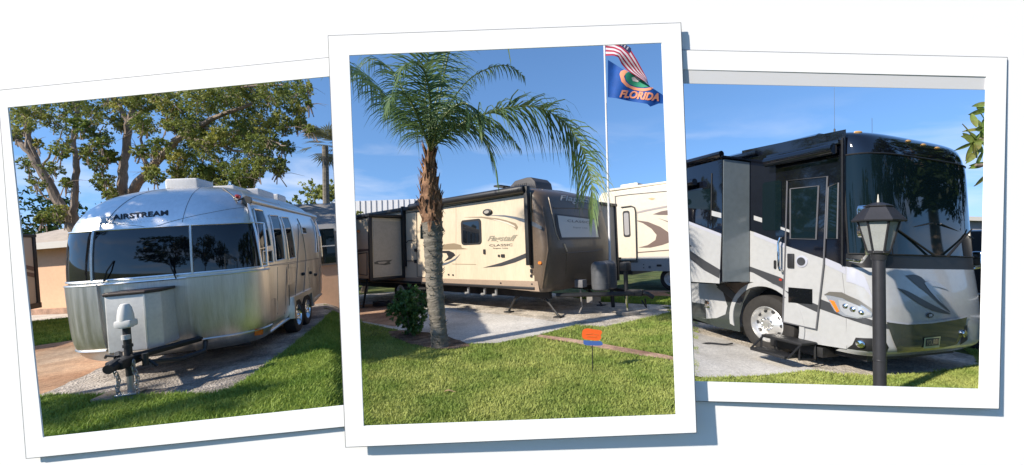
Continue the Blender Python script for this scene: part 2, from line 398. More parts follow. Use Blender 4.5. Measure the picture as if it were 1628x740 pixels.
# middle plot
pad_m = wpoly(PM, [(560, 484), (574, 513), (650, 530), (690, 541), (730, 548), (790, 547), (855, 534.5), (915, 518), (820, 503), (740, 497), (700, 486), (640, 478)])
grav_m = wpoly(PM, [(560, 470), (560, 484), (640, 478), (700, 486), (740, 497), (820, 503), (915, 518), (962, 521), (1005, 511), (1040, 503), (1080, 494), (1085, 487), (960, 481), (900, 470), (780, 452)])
drive_m = wpoly(PM, [(560, 487), (575, 512), (628, 521), (650, 505), (640, 488), (600, 484)])
drive_m2 = wpoly(PM, [(985, 461), (1075, 463), (1090, 472), (1000, 470)])
mulch_m = wpoly(PM, [(618, 529), (640, 527), (700, 533), (735, 545), (748, 553), (722, 558), (690, 557), (650, 548), (622, 537)])
path_m = wpoly(PM, [(858, 534), (905, 540), (960, 549), (1072, 569), (1095, 572), (1095, 579), (1072, 575.5), (1015, 567), (960, 557), (905, 546), (850, 537.5)])
drape('gravel', grav_m, MGRAV, .006, .35, .03)
drape('concrete_pad', pad_m, MCON, .014, .4)
drape('driveway', drive_m, MRED, .020, .4)
drape('driveway', drive_m2, MRED, .008, .4)
drape('mulch_bed', mulch_m, MMUL, .026, .2, .02)
drape('brick_path', path_m, MBRK, .020, .2)
# left plot
drive_l = wpoly(PL, [(30, 556), (62, 550), (130, 540), (230, 527), (330, 510), (300, 527), (190, 573), (80, 623), (30, 640)])
grav_l = wpoly(PL, [(30, 641), (80, 623), (190, 573), (300, 527), (430, 490), (500, 478), (560, 478), (528, 492), (512, 512), (484, 536), (452, 562), (420, 585), (392, 607), (362, 624), (330, 630), (190, 632), (80, 632)])
front_l = wpoly(PL, [(20, 503), (120, 499), (150, 500), (120, 507), (20, 516)])
drape('driveway', drive_l, MRUST, .008, .4)
drape('gravel', grav_l, MGRAVD, .014, .3, .03)
drape('path', front_l, MCON, .008, .4)
# right plot
pad_r = wpoly(PR, [(1085, 528), (1090, 603), (1150, 602), (1215, 599), (1297, 590), (1260, 574), (1195, 556), (1150, 540)])
grav_r = wpoly(PR, [(1060, 500), (1085, 528), (1150, 540), (1195, 556), (1260, 574), (1297, 590), (1340, 596), (1400, 600), (1470, 595), (1530, 587), (1556, 580), (1548, 566), (1500, 556), (1380, 520), (1200, 480)])
drape('gravel', grav_r, MGRAV, .006, .35, .03)
drape('concrete_pad', pad_r, MCON, .014, .4)
for o in list(C.objects):
    if o.name.startswith(('gravel', 'concrete_pad', 'driveway')): o['kind'] = 'structure'

# grass blades: one object of stuff per lawn
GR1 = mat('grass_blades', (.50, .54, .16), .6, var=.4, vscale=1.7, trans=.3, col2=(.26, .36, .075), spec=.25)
GR2 = mat('grass_shade_tone', (.38, .48, .10), .6, var=.4, vscale=1.7, trans=.3, col2=(.20, .32, .05), spec=.25)  # darker copy of the sunlit grass, lawn shade put into its colour
def grass(name, region, n, holes, material, hgt=(.03, .07), wid=.009, yfall=None):
    x0 = min(p[0] for p in region); x1 = max(p[0] for p in region); y0 = min(p[1] for p in region); y1 = max(p[1] for p in region)
    P = []
    while len(P) < n:
        x = random.uniform(x0, x1); y = random.uniform(y0, y1)
        if yfall and random.random() > min(1, (yfall / max(y, .1)) ** 2): continue
        if not inpoly(x, y, region): 
            n -= .0; continue
        if any(inpoly(x, y, h) for h in holes): continue
        if noise.noise(V((x * 1.7, y * 1.7, 3))) < -.38 and random.random() < .5: continue
        P.append((x, y, G(x, y)))
    P = np.array(P); k = len(P); ang = RNG.uniform(0, 2 * np.pi, k); h = RNG.uniform(hgt[0], hgt[1], k); lean = RNG.uniform(.2, 1.1, k) * h
    wv = np.stack([np.cos(ang), np.sin(ang), np.zeros(k)], 1) * (wid * RNG.uniform(.6, 1.3, k))[:, None] * .5
    la = RNG.uniform(0, 2 * np.pi, k); lv = np.stack([np.cos(la) * lean, np.sin(la) * lean, h], 1)
    a = P - wv; b = P + wv; mid = P + lv * np.array([.4, .4, .62]); c1 = mid + wv * .8; c0 = mid - wv * .8; tip = P + lv
    vs = np.stack([a, b, c1, c0, tip], 1).reshape(-1, 3); i = np.arange(k) * 5
    f = np.concatenate([np.stack([i, i + 1, i + 2], 1), np.stack([i, i + 2, i + 3], 1), np.stack([i + 3, i + 2, i + 4], 1)])
    o = npmesh(name, vs, f, material, k=3); o['kind'] = 'stuff'; return o
lawn_m = wpoly(PM, [(545, 512), (545, 705), (1110, 690), (1110, 480), (1040, 500), (960, 520), (915, 517), (855, 533), (790, 548), (730, 549), (650, 530), (574, 513)])
o = grass('lawn_grass', lawn_m, 120000, [pad_m, grav_m, path_m, mulch_m, drive_m], GR1, (.025, .055), .010, 4.2); tag(o, 'sunlit clipped lawn in front of the cream trailer', 'grass')
back_m = wpoly(PM, [(900, 472), (1080, 474), (1090, 487), (960, 481)])
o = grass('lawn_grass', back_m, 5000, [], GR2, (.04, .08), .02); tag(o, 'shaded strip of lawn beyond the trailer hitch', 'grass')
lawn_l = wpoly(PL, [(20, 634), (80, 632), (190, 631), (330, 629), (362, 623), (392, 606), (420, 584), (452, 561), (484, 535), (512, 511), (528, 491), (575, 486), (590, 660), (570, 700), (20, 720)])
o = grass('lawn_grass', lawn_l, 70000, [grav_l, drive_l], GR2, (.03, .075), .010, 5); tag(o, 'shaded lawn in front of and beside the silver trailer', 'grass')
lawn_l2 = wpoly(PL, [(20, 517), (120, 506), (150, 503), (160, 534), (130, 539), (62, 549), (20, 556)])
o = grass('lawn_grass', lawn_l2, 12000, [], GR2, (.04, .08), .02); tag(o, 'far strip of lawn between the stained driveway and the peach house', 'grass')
lawn_r = wpoly(PR, [(1080, 604), (1150, 603), (1215, 600), (1297, 591), (1340, 597), (1400, 601), (1470, 596), (1530, 588), (1558, 581), (1540, 562), (1520, 545), (1580, 520), (1600, 560), (1600, 640), (1080, 640)])
o = grass('lawn_grass', lawn_r, 36000, [grav_r, pad_r], GR1, (.03, .06), .012, 6.5); tag(o, 'bright lawn edge in front of the motorhome and lamp post', 'grass')

# ------------------------------------------------------------------ vehicle rigs (a = rearwards, n = out of the kerb side, z = up)
class Rig:
    def __init__(r, pl, vp, anchor, z=0., o=None):
        r.pl = pl; d = pl.d(*vp); d.z = 0; r.a = d.normalized(); r.n = V((-r.a.y, r.a.x, 0))
        r.o = V(pl.ground(*anchor, z)); r.o.z = 0
        m = Matrix((r.a, r.n, V((0, 0, 1)))).transposed().to_4x4(); m.translation = r.o
        r.M = pl.M @ m; r.Mi = r.M.inverted(); r.e = r.Mi @ EYE
    def ray(r, px, py): return (r.Mi.to_3x3() @ V((px - CX, F, CY - py)))
    def side(r, px, py, t=0.):
        d = r.ray(px, py); k = (t - r.e.y) / d.y; p = r.e + d * k; return p.x, p.z
    def front(r, px, py, s=0.):
        d = r.ray(px, py); k = (s - r.e.x) / d.x; p = r.e + d * k; return p.y, p.z
    def px(r, p):
        q = r.M @ V(p) - EYE; return CX + F * q.x / q.y, CY - F * q.z / q.y
class Flat:
    """a vertical side plane (n = t) or front plane (a = s) of a rig; out = +1/-1 outward sense"""
    def __init__(s, rig, kind, at, out): s.rig = rig; s.kind = kind; s.at_ = at; s.out = out
    def uv(s, px, py): return s.rig.side(px, py, s.at_) if s.kind == 'side' else s.rig.front(px, py, s.at_)
    def pt(s, u, v, off=0.):
        return V((u, s.at_ + s.out * off, v)) if s.kind == 'side' else V((s.at_ + s.out * off, u, v))
    step = None
def refine(s, px, py, u, v, u0, u1):
    best = (1e9, u, v)
    for _ in range(8):
        v = min(.985, max(.002, v)); u = min(u1, max(u0, u)); q = s.rig.px(s.raw(u, v)); ex, ey = px - q[0], py - q[1]
        if ex * ex + ey * ey < best[0]: best = (ex * ex + ey * ey, u, v)
        if best[0] < .002: break
        h = 1e-4; a = s.rig.px(s.raw(u + h, v)); b = s.rig.px(s.raw(u, v + h)); J = ((a[0] - q[0]) / h, (b[0] - q[0]) / h, (a[1] - q[1]) / h, (b[1] - q[1]) / h)
        D = J[0] * J[3] - J[1] * J[2]
        if abs(D) < 50: break
        du = (ex * J[3] - ey * J[1]) / D; dv = (J[0] * ey - J[2] * ex) / D; m = max(abs(du) / .06, abs(dv) / .05, 1); u += du / m; v += dv / m
    return best[1], best[2]
class Loft:
    """nose / hull surface: t in -1..1 round the front (+1 = side with larger n), beyond that straight along the sides"""
    step = (.05, .05)
    def __init__(s, rig, nc, A0, R, p, secs, tmin=-1., tmax=1.):
        s.rig = rig; s.nc = nc; s.A0 = A0; s.R = R; s.p = p; s.secs = secs; s.tm = (tmin, tmax)
        ss = catmull([V(q) for q in secs], 8); s.ss = ss; s._g = None
        hw = max(q[1] for q in secs); e = 2 / p; ths = [90 * (i / 1500) ** 2.2 for i in range(751)]; ths = [x for x in ths if x < 45] + [90 - 90 * (i / 1500) ** 2.2 for i in range(1095, -1, -1) if 90 * (i / 1500) ** 2.2 <= 45]
        P_ = [(hw * math.sin(math.radians(x)) ** e, -R * max(0, math.cos(math.radians(x))) ** e) for x in ths]; c_ = [0]
        for i in range(1, len(P_)): c_.append(c_[-1] + math.hypot(P_[i][0] - P_[i - 1][0], P_[i][1] - P_[i - 1][1]))
        s.tx = np.array(c_) / c_[-1]; s.ty = np.radians(np.array(ths))
    def sec(s, v):                                   # v = section parameter 0..1 -> z, hw, ins
        x = max(0, min(.99999, v)) * (len(s.ss) - 1); i = int(x); return s.ss[i].lerp(s.ss[i + 1], x - i)
    def raw(s, t, v):
        z, hw, ins = s.sec(v); th = math.copysign(float(np.interp(min(1, abs(t)), s.tx, s.ty)), t); e = 2 / s.p
        n = s.nc + hw * math.copysign(abs(math.sin(th)) ** e, th); a = s.A0 + ins - s.R * max(0, math.cos(th)) ** e
        if abs(t) > 1: a = s.A0 + ins + (abs(t) - 1)
        return V((a, n, z))
    def pt(s, t, v, off=0.):
        p = s.raw(t, v)
        if off:
            e = 1e-3; du = s.raw(t + e, v) - s.raw(t - e, v); dv = s.raw(t, min(v + e, 1)) - s.raw(t, max(v - e, 0)); nn = du.cross(dv)
            if nn.length < 1e-12: nn = V((0, 0, 1))
            nn.normalize(); c = V((s.A0 + s.R, s.nc, 1.3))
            if nn.dot(V((p.x - (c.x + max(0, abs(t) - 1)), p.y - c.y, (p.z - c.z) * .5))) < 0: nn = -nn
            p = p + nn * off
        return p
    def uv(s, px, py):
        if s._g is None:
            s._g = []; nu, nv = 220, 120
            for i in range(nu + 1):
                t = s.tm[0] + (s.tm[1] - s.tm[0]) * i / nu
                for j in range(nv + 1):
                    v = j / nv; p = s.raw(t, v); q = s.rig.px(p)
                    # keep only faces turned to the eye
                    e = 2e-3; nn = (s.raw(t + e, v) - s.raw(t - e, v)).cross(s.raw(t, min(1, v + e)) - s.raw(t, max(0, v - e)))
                    s._g.append((q[0], q[1], t, v, nn.dot(s.rig.e - p)))
            a = np.array(s._g); sg = np.sign(np.median(a[(np.abs(a[:, 2]) < .3) & (a[:, 3] > .2) & (a[:, 3] < .6), 4])); s._g = a[a[:, 4] * sg > 0]
        d = (s._g[:, 0] - px) ** 2 + (s._g[:, 1] - py) ** 2; i = int(np.argmin(d))
        return refine(s, px, py, float(s._g[i, 2]), float(s._g[i, 3]), s.tm[0], s.tm[1])
    def at_z(s, z):                                  # section parameter at a height
        b = min(range(len(s.ss)), key=lambda i: abs(s.ss[i].x - z)); return b / (len(s.ss) - 1)
    def shell(s, mb, t0, t1, v0, v1, nu, nv, off=0., mi=0, thick=0.):
        mb.grid(lambda a, b: s.pt(t0 + (t1 - t0) * a, v0 + (v1 - v0) * b, off), nu, nv, mi)
        if thick:
            f0 = lambda a, b: s.pt(t0 + (t1 - t0) * a, v0 + (v1 - v0) * b, off)
            f1 = lambda a, b: s.pt(t0 + (t1 - t0) * a, v0 + (v1 - v0) * b, off - thick)
            mb.grid(lambda a, b: f0(a, 0).lerp(f1(a, 0), b), nu, 1, mi); mb.grid(lambda a, b: f0(a, 1).lerp(f1(a, 1), b), nu, 1, mi)
            mb.grid(lambda a, b: f0(0, a).lerp(f1(0, a), b), nv, 1, mi); mb.grid(lambda a, b: f0(1, a).lerp(f1(1, a), b), nv, 1, mi)
        return mb
def densify(poly, su, sv):
    out = []; n = len(poly)
    for i in range(n):
        a, b = poly[i], poly[(i + 1) % n]; k = max(1, int(max(abs(b[0] - a[0]) / su, abs(b[1] - a[1]) / sv)))
        out += [(a[0] + (b[0] - a[0]) * j / k, a[1] + (b[1] - a[1]) * j / k) for j in range(k)]
    return out
def skin(name, surf, poly, material, parent, off=.004, th=None, px=True, smoothpoly=0):
    """a panel or decal of thickness `th` lying on a surface; poly in photo measurements (px) or in surface coordinates"""
    if smoothpoly:
        cl = catmull([V((p[0], p[1], 0)) for p in list(poly) + [poly[0]]], smoothpoly)[:-1]; poly = [(p.x, p.y) for p in cl]
    q = [surf.uv(*p) for p in poly] if px else list(poly)
    th = off if th is None else th; mb = MB()
    if surf.step is None:
        mb.prism(q, off - th, off, lambda u, v, t: surf.pt(u, v, t))
        return mb.build(name, material, parent, smooth=False)
    su, sv = surf.step; q = densify(q, su, sv); pts = [V(p) for p in q]; m = len(pts); edges = [(i, (i + 1) % m) for i in range(m)]
    x0, x1 = min(p.x for p in pts), max(p.x for p in pts); y0, y1 = min(p.y for p in pts), max(p.y for p in pts)
    u = x0 + su / 2
    while u < x1:
        v = y0 + sv / 2
        while v < y1:
            if inpoly(u, v, q): pts.append(V((u, v)))
            v += sv
        u += su
    r = delaunay_2d_cdt(pts, edges, [], 1, 1e-6)
    mb.add([surf.pt(p.x, p.y, off) for p in r[0]], [tuple(f) for f in r[2]])
    return mb.build(name, material, parent, smooth=True, angle=60)
def textpx(name, body, surf, quad, material, parent, off=.006, **kw):
    """lettering in a quad TL TR BR BL of the photo"""
    q = [V(surf.uv(*p)) for p in quad]
    def fn(u, v):
        p = q[3].lerp(q[2], u).lerp(q[0].lerp(q[1], u), v); return surf.pt(p.x, p.y, off)
    return text_on(name, body, material, parent, fn, **kw)
def line(name, rig, surf, pts, r, material, parent, off=.01, seg=6):
    mb = MB(); mb.tube([surf.pt(*surf.uv(*p), off) for p in pts], r, seg); return mb.build(name, material, parent)
def rpx(surf, x0, y0, x1, y1, r=.06, pts=None):
    """rounded rectangle (surface coords) covering photo corners TL, BR"""
    a = surf.uv(x0, y0); b = surf.uv(x1, y1); return rrect(a[0], b[0], a[1], b[1], r)
def wheel(parent, a, n, r, wd, out, rimm, name='wheel', spokes=0, fine=False):
    w_ = wd / 2; mb = MB()
    prof = [(r * .60, -w_ * .9), (r * .66, -w_), (r * .88, -w_), (r * .97, -w_ * .86), (r, -w_ * .6), (r, w_ * .6), (r * .97, w_ * .86), (r * .88, w_), (r * .66, w_ * 1.0), (r * .60, w_ * .9)]
    mb.lathe(prof + [prof[0]], (a, n, r), (0, out, 0), 40); wh = mb.build(name, RUBBER, parent)
    mb = MB(); mb.lathe([(.001, -w_ * .2), (r * .58, -w_ * .2), (r * .62, -w_ * .5), (r * .62, w_ * .9), (r * .58, w_ * .96), (r * .55, w_ * .7), (r * .46, w_ * .35), (r * .34, w_ * .5), (r * .24, w_ * .75), (r * .13, w_ * .8), (r * .10, w_ * 1.05), (.001, w_ * 1.08)], (a, n, r), (0, out, 0), 36)
    rim = mb.build('rim', rimm, wh)
    if fine:
        for i in range(10):
            an = 2 * math.pi * i / 10; c = (a + math.cos(an) * r * .455, n + out * (w_ * .42), r + math.sin(an) * r * .455)
            mb = MB(); mb.lathe([(.001, -.004), (r * .062, -.004), (r * .062, .008), (.001, .008)], c, (math.cos(an) * .4, out, math.sin(an) * .4), 12); mb.build('hand_hole', BLACK, wh)
        for i in range(10):
            an = 2 * math.pi * i / 10; c = (a + math.cos(an) * r * .2, n + out * w_ * .8, r + math.sin(an) * r * .2)
            mb = MB(); mb.lathe([(r * .028, 0), (r * .026, .022), (.001, .026)], c, (0, out, 0), 8); mb.build('lug_nut', CHROME, wh)
    return wh

# =================================================================== MOTORHOME (right plot)
RR = Rig(PR, (590, 389), (1215, 562)); W = 2.5
mh = thing('motorhome', 'big black and white motorhome with a huge windscreen, slide-out open and entry steps down', 'motorhome', RR.M)
AE = RR.side(1080, 400, 0.)[0]; SE = RR.side(1079, 400, .62)[0]
S0 = Flat(RR, 'side', 0., 1); SS = Flat(RR, 'side', .62, 1)
NZ = Loft(RR, -W / 2, -1.2, .44, 3.9, [(.30, 1.20, .16), (.40, 1.245, .03), (.55, 1.25, 0), (.95, 1.25, .0), (1.45, 1.25, .05), (1.52, 1.245, .06), (2.2, 1.24, .10), (2.9, 1.24, .13), (3.16, 1.235, .17), (3.30, 1.20, .26), (3.385, 1.08, .48), (3.41, .8, .85)])
arch = [(.58 * math.cos(a_), .50 + .58 * math.sin(a_)) for a_ in [math.radians(x) for x in range(-20, 201, 10)]]
body = [(-1.2, .36), (-.60, .32)] + [(-p[0], p[1]) for p in arch][0:] + [(.62, .32), (8.5, .32), (8.5, 3.28), (-1.2 + .17, 3.05), (-1.2 + .06, 1.6), (-1.2, 1.4)]
body = [(-1.2, .36), (-.55, .32)] + [(x, z) for x, z in [(-.58 * math.cos(math.radians(q)), .50 + .58 * math.sin(math.radians(q))) for q in range(-18, 199, 12)]] + [(.55, .32), (AE, .32), (AE, 3.34), (-.75, 3.34), (-.98, 3.24), (-1.05, 2.9), (-1.14, 1.5), (-1.2, .95)]
mb = MB(); mb.prism(body, -W, -.001, lambda u, v, t: V((u, t, v))); mb.build('body', PEARL, mh, smooth=False)
NZ.tm = (-1, 1.45)
mb = MB(); mb.grid(lambda u, v: NZ.pt(-1 + 2 * u, v * NZ.at_z(1.47)), 48, 26); mb.build('front_cap', PEARL, mh, angle=50)
mb = MB(); mb.grid(lambda u, v: NZ.pt(-1 + 2 * u, NZ.at_z(1.46) + v * (1 - NZ.at_z(1.46))), 48, 40)
c0 = [NZ.pt(-1 + 2 * i / 48, 1) for i in range(49)]
mb.add(c0, [tuple(range(49))]); mb.build('upper_cap', BLACKG, mh, angle=50)
# roof: crowned, black rails
mb = MB(); ys = [-W, -W + .03, -W + .12, -W / 2, -.12, -.03, 0]; zs = [3.30, 3.38, 3.43, 3.47, 3.43, 3.38, 3.30]
prof = list(zip(ys, zs)); mb.prism(prof, -.78, AE, lambda u, v, t: V((t, u, v))); mb.build('roof', BLACKG, mh, smooth=True)
# wheel well lining, wheels
mb = MB(); mb.box(-.75, .75, -W + .05, -.42, .12, 1.1); mb.build('wheel_well', BLACK, mh)
wheel(mh, 0, -.17, .47, .27, 1, mat('rim_metal', (.72, .71, .69), .3, .75), fine=True); wheel(mh, 0, -W + .17, .47, .27, -1, CHROME, spokes=10)
for aa in (): wheel(mh, aa, -.17, .47, .27, 1, CHROME, spokes=10)
mb = MB(); ring_o = [(-.66 * math.cos(math.radians(q)), .50 + .66 * math.sin(math.radians(q))) for q in range(-16, 197, 8)]; ring_i = [(-.585 * math.cos(math.radians(q)), .50 + .585 * math.sin(math.radians(q))) for q in range(196, -17, -8)]
mb.prism(ring_o + ring_i, -.04, .022, lambda u, v, t: V((u, t, v))); mb.build('wheel_arch', PEARL, mh, angle=30)
# upper black side, follows the slanting belt line
skin('black_side_panel', S0, [(1345, 206), (1345, 424), (1300, 405), (1230, 381), (1199, 369), (1180, 363), (1180, 240)], BLACKG, mh, .005)
skin('silver_stripe', S0, [(1345, 424), (1300, 405), (1230, 381), (1199, 369), (1199, 375), (1230, 388), (1300, 415), (1345, 437)], PEARLG, mh, .004)
skin('charcoal_swoosh', S0, [(1170, 416), (1198, 426), (1240, 441), (1280, 462), (1300, 474), (1345, 492), (1345, 506), (1300, 490), (1256, 468), (1225, 449), (1198, 434), (1170, 425)], GREYD, mh, .004)
skin('lower_skirt', S0, [(1080, 440), (1145, 447), (1198, 449), (1193, 462), (1182, 482), (1176, 505), (1177, 528), (1140, 520), (1080, 498)], SKIRTD, mh, .006)
skin('white_hatch', S0, [(1090, 450), (1138, 452), (1150, 465), (1157, 487), (1154, 500), (1140, 506), (1122, 507), (1098, 502)], PEARL, mh, .010)
skin('hatch_dark_panel', S0, [(1085, 478), (1122, 484), (1124, 507), (1085, 500)], SKIRTD, mh, .013)  # dark patch over the lower rear of the white hatch
mb = MB(); p = S0.pt(*S0.uv(1126, 484)); mb.box(p.x - .06, p.x + .06, .01, .035, p.z - .06, p.z + .07, .01); mb.build('hatch_latch', CHROME, mh)
skin('rear_swoosh', S0, [(1140, 457), (1152, 452), (1182, 478), (1178, 487)], GREYD, mh, .012)
# door with frame, window, lower light, latch, grab handle, badge
door = skin('door', S0, [(1253, 289), (1316, 281), (1311, 420), (1299, 524), (1246, 513), (1250, 400)], BLACKG, mh, .012)
skin('lower_door', S0, [(1250, 391), (1311, 412), (1299, 523), (1246.5, 512)], PEARL, door, .016)
skin('door_stripe', S0, [(1249, 462), (1303, 486), (1301, 497), (1248, 473)], GREYD, door, .018)
for nm, pts in (('door_frame', [(1246, 512), (1250, 400), (1253, 288), (1317, 281), (1311, 420), (1299, 524), (1246, 512)]), ('window_frame', [(1258, 301), (1303, 296), (1299, 381), (1258, 380), (1258, 301)])):
    line(nm, RR, S0, pts, .012, mat('grey_rubber_frame', (.11, .11, .12), .35), door, .02)
skin('window', S0, [(1259, 302), (1302, 297), (1298, 380), (1259, 379)], GLASSB, door, .020)
skin('lower_window', S0, [(1255, 457), (1293, 460), (1293, 484), (1255, 481)], GLASS, door, .024)
mb = MB(); a_, z_ = S0.uv(1259.5, 415); mb.box(a_ - .05, a_ + .05, .02, .045, z_ - .11, z_ + .11, .01); mb.build('latch', BLACK, door)
mb = MB(); a_, z_ = S0.uv(1276, 416); mb.lathe([(.001, .016), (.088, .016), (.088, .026), (.07, .03), (.001, .03)], (a_, 0, z_), (0, 1, 0), 28); mb.build('badge', PEARLG, door)
mb = MB(); mb.lathe([(.052, .03), (.062, .034), (.052, .036), (.045, .034)], (a_, 0, z_), (0, 1, 0), 28)
for q in (90, 210, 330): mb.box(a_ + .03 * math.cos(math.radians(q)) - .012, a_ + .03 * math.cos(math.radians(q)) + .012, .03, .036, z_ + .03 * math.sin(math.radians(q)) - .012, z_ + .03 * math.sin(math.radians(q)) + .012)
mb.build('badge_ring', GREYD, door)
mb = MB(); hp = [(1244, 377, .02), (1240, 379, .09), (1237.5, 386, .10), (1237.5, 423, .10), (1240, 430, .09), (1244, 431, .02)]
mb.tube([V((RR.side(x, y, t)[0], t, RR.side(x, y, t)[1])) for x, y, t in hp], .017, 8); mb.build('grab_handle', CHROME, mh)
skin('door_pull', S0, rpx(S0, 1231, 414, 1234.5, 428, .03), DARKFR, mh, .015, px=False)
skin('warning_sticker', S0, rpx(S0, 1239, 443, 1243.5, 447, .003), RED, mh, .007, px=False)
skin('side_window', S0, rpx(S0, 1213, 291, 1243, 366, .05), GLASSB, mh, .012, px=False)
skin('side_window', S0, [(1318, 298), (1334, 291), (1332, 380), (1315, 380)], GLASSB, mh, .012)
line('window_frame', RR, S0, [(1318, 298), (1334, 291), (1332, 380), (1315, 380), (1318, 298)], .010, mat('grey_rubber_frame', (.11, .11, .12), .35), mh, .014)
skin('white_tag', S0, [(1199, 343), (1212, 347), (1212, 354), (1199, 350)], PEARL, mh, .008)
skin('white_tag', S0, [(1243, 361), (1257, 366), (1257, 370), (1243, 365)], PEARL, mh, .026)
skin('corner_post', S0, [(1336, 219), (1344.5, 217), (1344.5, 424), (1338, 421)], BLACKG, mh, .02)
line('post_trim', RR, S0, [(1341, 220), (1341, 422)], .012, DARKFR, mh, .03)
# awning roll, topper and slide-out
mb = MB(); a0, z0 = RR.side(1216, 259, .16); a1, z1 = RR.side(1324, 236, .16); mb.lathe([(.001, 0), (.075, .0), (.075, abs(a1 - a0)), (.001, abs(a1 - a0))], (min(a0, a1), .14, (z0 + z1) / 2), (1, 0, 0), 20)
mb.box(min(a0, a1) - .03, max(a0, a1) + .03, .0, .10, (z0 + z1) / 2 + .06, (z0 + z1) / 2 + .13, .02); mb.build('awning', BLACKG, mh)
mb = MB(); mb.box(.10, AE - .02, .0, .10, 3.28, 3.35, .02); mb.build('gutter', BLACKG, mh)
mb = MB(); mb.box(.27, SE, -.3, .62, 1.12, 3.20, .006); so_ = mb.build('slide_out', BLACKG, mh)
SF = Flat(RR, 'front', .27, -1)
skin('end_panel', SF, rrect(.02, .60, 1.14, 3.18, .01), mat('slide_end_grey', (.20, .235, .25), .35, var=.12, vscale=1.2, coat=.4), so_, .006, px=False)
mb = MB(); mb.box(.24, SE, -.02, .66, 3.20, 3.24, .008); mb.lathe([(.001, 0), (.055, 0), (.055, SE - .3), (.001, SE - .3)], (.25, .66, 3.26), (1, 0, 0), 16); mb.build('slide_topper', BLACKG, so_)
mb = MB(); mb.lathe([(.001, 0), (.06, 0), (.06, SE - .8), (.001, SE - .8)], (.75, .74, 2.86), (1, 0, 0), 16); mb.build('window_awning', BLACKG, so_)
skin('white_side', SS, [(1080, 338), (1095, 352), (1147, 372), (1144, 451), (1080, 447)], PEARL, so_, .004)
skin('silver_stripe', SS, [(1080, 338), (1095, 352), (1147, 372), (1147, 377), (1095, 357), (1080, 343)], PEARLG, so_, .006)
skin('charcoal_swoosh', SS, [(1080, 378), (1098, 399), (1120, 414), (1145, 429), (1144, 443), (1120, 430), (1098, 412), (1080, 395)], GREYD, so_, .007)
skin('small_swoosh', SS, [(1088, 385), (1100, 391), (1099, 393), (1086, 389)], GREYD, so_, .007)
skin('white_tag', SS, [(1131, 335), (1147, 339), (1147, 347), (1131, 343)], PEARL, so_, .006)
skin('slide_window', SS, [(1080, 305), (1130, 300), (1130, 334), (1080, 330)], GLASSB, so_, .006)
line('slide_seam', RR, SS, [(1132, 276), (1131, 350)], .01, DARKFR, so_, .008)
# roof gear
mb = MB(); p = RR.M.inverted() @ (PR.M @ V((0, 0, 0)))
a_, z_ = -.95, 3.30
mb.lathe([(.03, 0), (.03, .03), (.012, .05), (.012, .12), (.002, .13), (.0015, .75), (.0, .76)], (-.85, -.35, 3.38), (0, 0, 1), 8); mb.build('antenna', BLACK, mh)
mb = MB(); mb.lathe([(.02, 0), (.003, .05), (.0025, .55), (.0, .56)], (-.5, -1.85, 3.42), (0, 0, 1), 8); mb.build('antenna', DARKFR, mh)
# windscreen and its furniture
vb = NZ.at_z(1.66); vt = NZ.at_z(2.98)
ws = MB(); NZ.shell(ws, -.93, .93, vb, vt, 50, 24, .012, thick=.012); ws = ws.build('windscreen', GLASSB, mh, angle=50)
cw = MB(); NZ.shell(cw, -.99, .99, NZ.at_z(1.46), NZ.at_z(1.64), 50, 5, .005, thick=.004); cw.build('cowl_band', mat('cowl_black', (.010, .010, .011), .42), mh, angle=50)
mb = MB()
for pts in ([(-.93 + 1.86 * i / 30, vb) for i in range(31)], [(-.93 + 1.86 * i / 30, vt) for i in range(31)], [(.93, vb + (vt - vb) * i / 12) for i in range(13)], [(-.93, vb + (vt - vb) * i / 12) for i in range(13)]):
    mb.tube([NZ.pt(t, v, .014) for t, v in pts], .012, 6)
mb.build('windscreen_trim', DARKFR, ws)
mb = MB()
for t0, t1 in ((.1, .62), (-.1, -.6)):
    A = NZ.pt(t0, vb, .05); B = NZ.pt(t1, vb + .05, .04); Cc = NZ.pt(t1 * 1.15, vb + .035, .035); D = NZ.pt(t0 * .6, vb + .055, .035)
    mb.tube([A, A.lerp(B, .6), B], [.016, .012, .009], 6); mb.tube([D, Cc], .009, 6)
mb.build('wiper', BLACK, mh)
for x, y in ((1364, 211), (1444, 225), (1468, 231), (1490, 236)):
    t, v = NZ.uv(x, y); c = NZ.pt(t, v, .004); dn = (NZ.pt(t, v, .05) - NZ.pt(t, v)).normalized(); du = (NZ.raw(t + .01, v) - NZ.raw(t - .01, v)).normalized()
    mb = MB(); up = dn.cross(du); bmx = bmesh.new(); bmesh.ops.create_uvsphere(bmx, u_segments=12, v_segments=6, radius=1)
    Mx = Matrix((du * .055, up * .02, dn * .02)).transposed().to_4x4(); Mx.translation = c; mb.bm(bmx, M=Mx); mb.build('marker_light', mat('marker_amber', (.55, .33, .12), .25, coat=.5), mh)
skin('charcoal_band', NZ, [(1344, 492), (1386, 509), (1412, 516), (1412, 523), (1386, 519), (1346, 506)], GREYD, mh, .006)
skin('silver_flash', NZ, [(1346, 424), (1364, 430), (1376, 442), (1386, 470), (1391, 480), (1374, 458), (1360, 452), (1346, 448)], PEARLG, mh, .006)
gr = skin('grille', NZ, [(1408, 511), (1440, 515), (1480, 513), (1520, 507), (1536, 503), (1531, 528), (1520, 547), (1480, 556), (1427, 560), (1418, 540)], SKIRTD, mh, .012)
skin('grille_edge', NZ, [(1408, 509), (1440, 513), (1480, 511), (1520, 505), (1536, 501), (1536, 504), (1520, 508), (1480, 514), (1440, 516), (1408, 512)], PEARLG, mh, .016)
pl_ = skin('number_plate', NZ, [(1466.5, 537), (1492, 534.5), (1490, 551), (1465, 553)], mat('plate_yellow_green', (.40, .42, .22), .5), mh, .022)
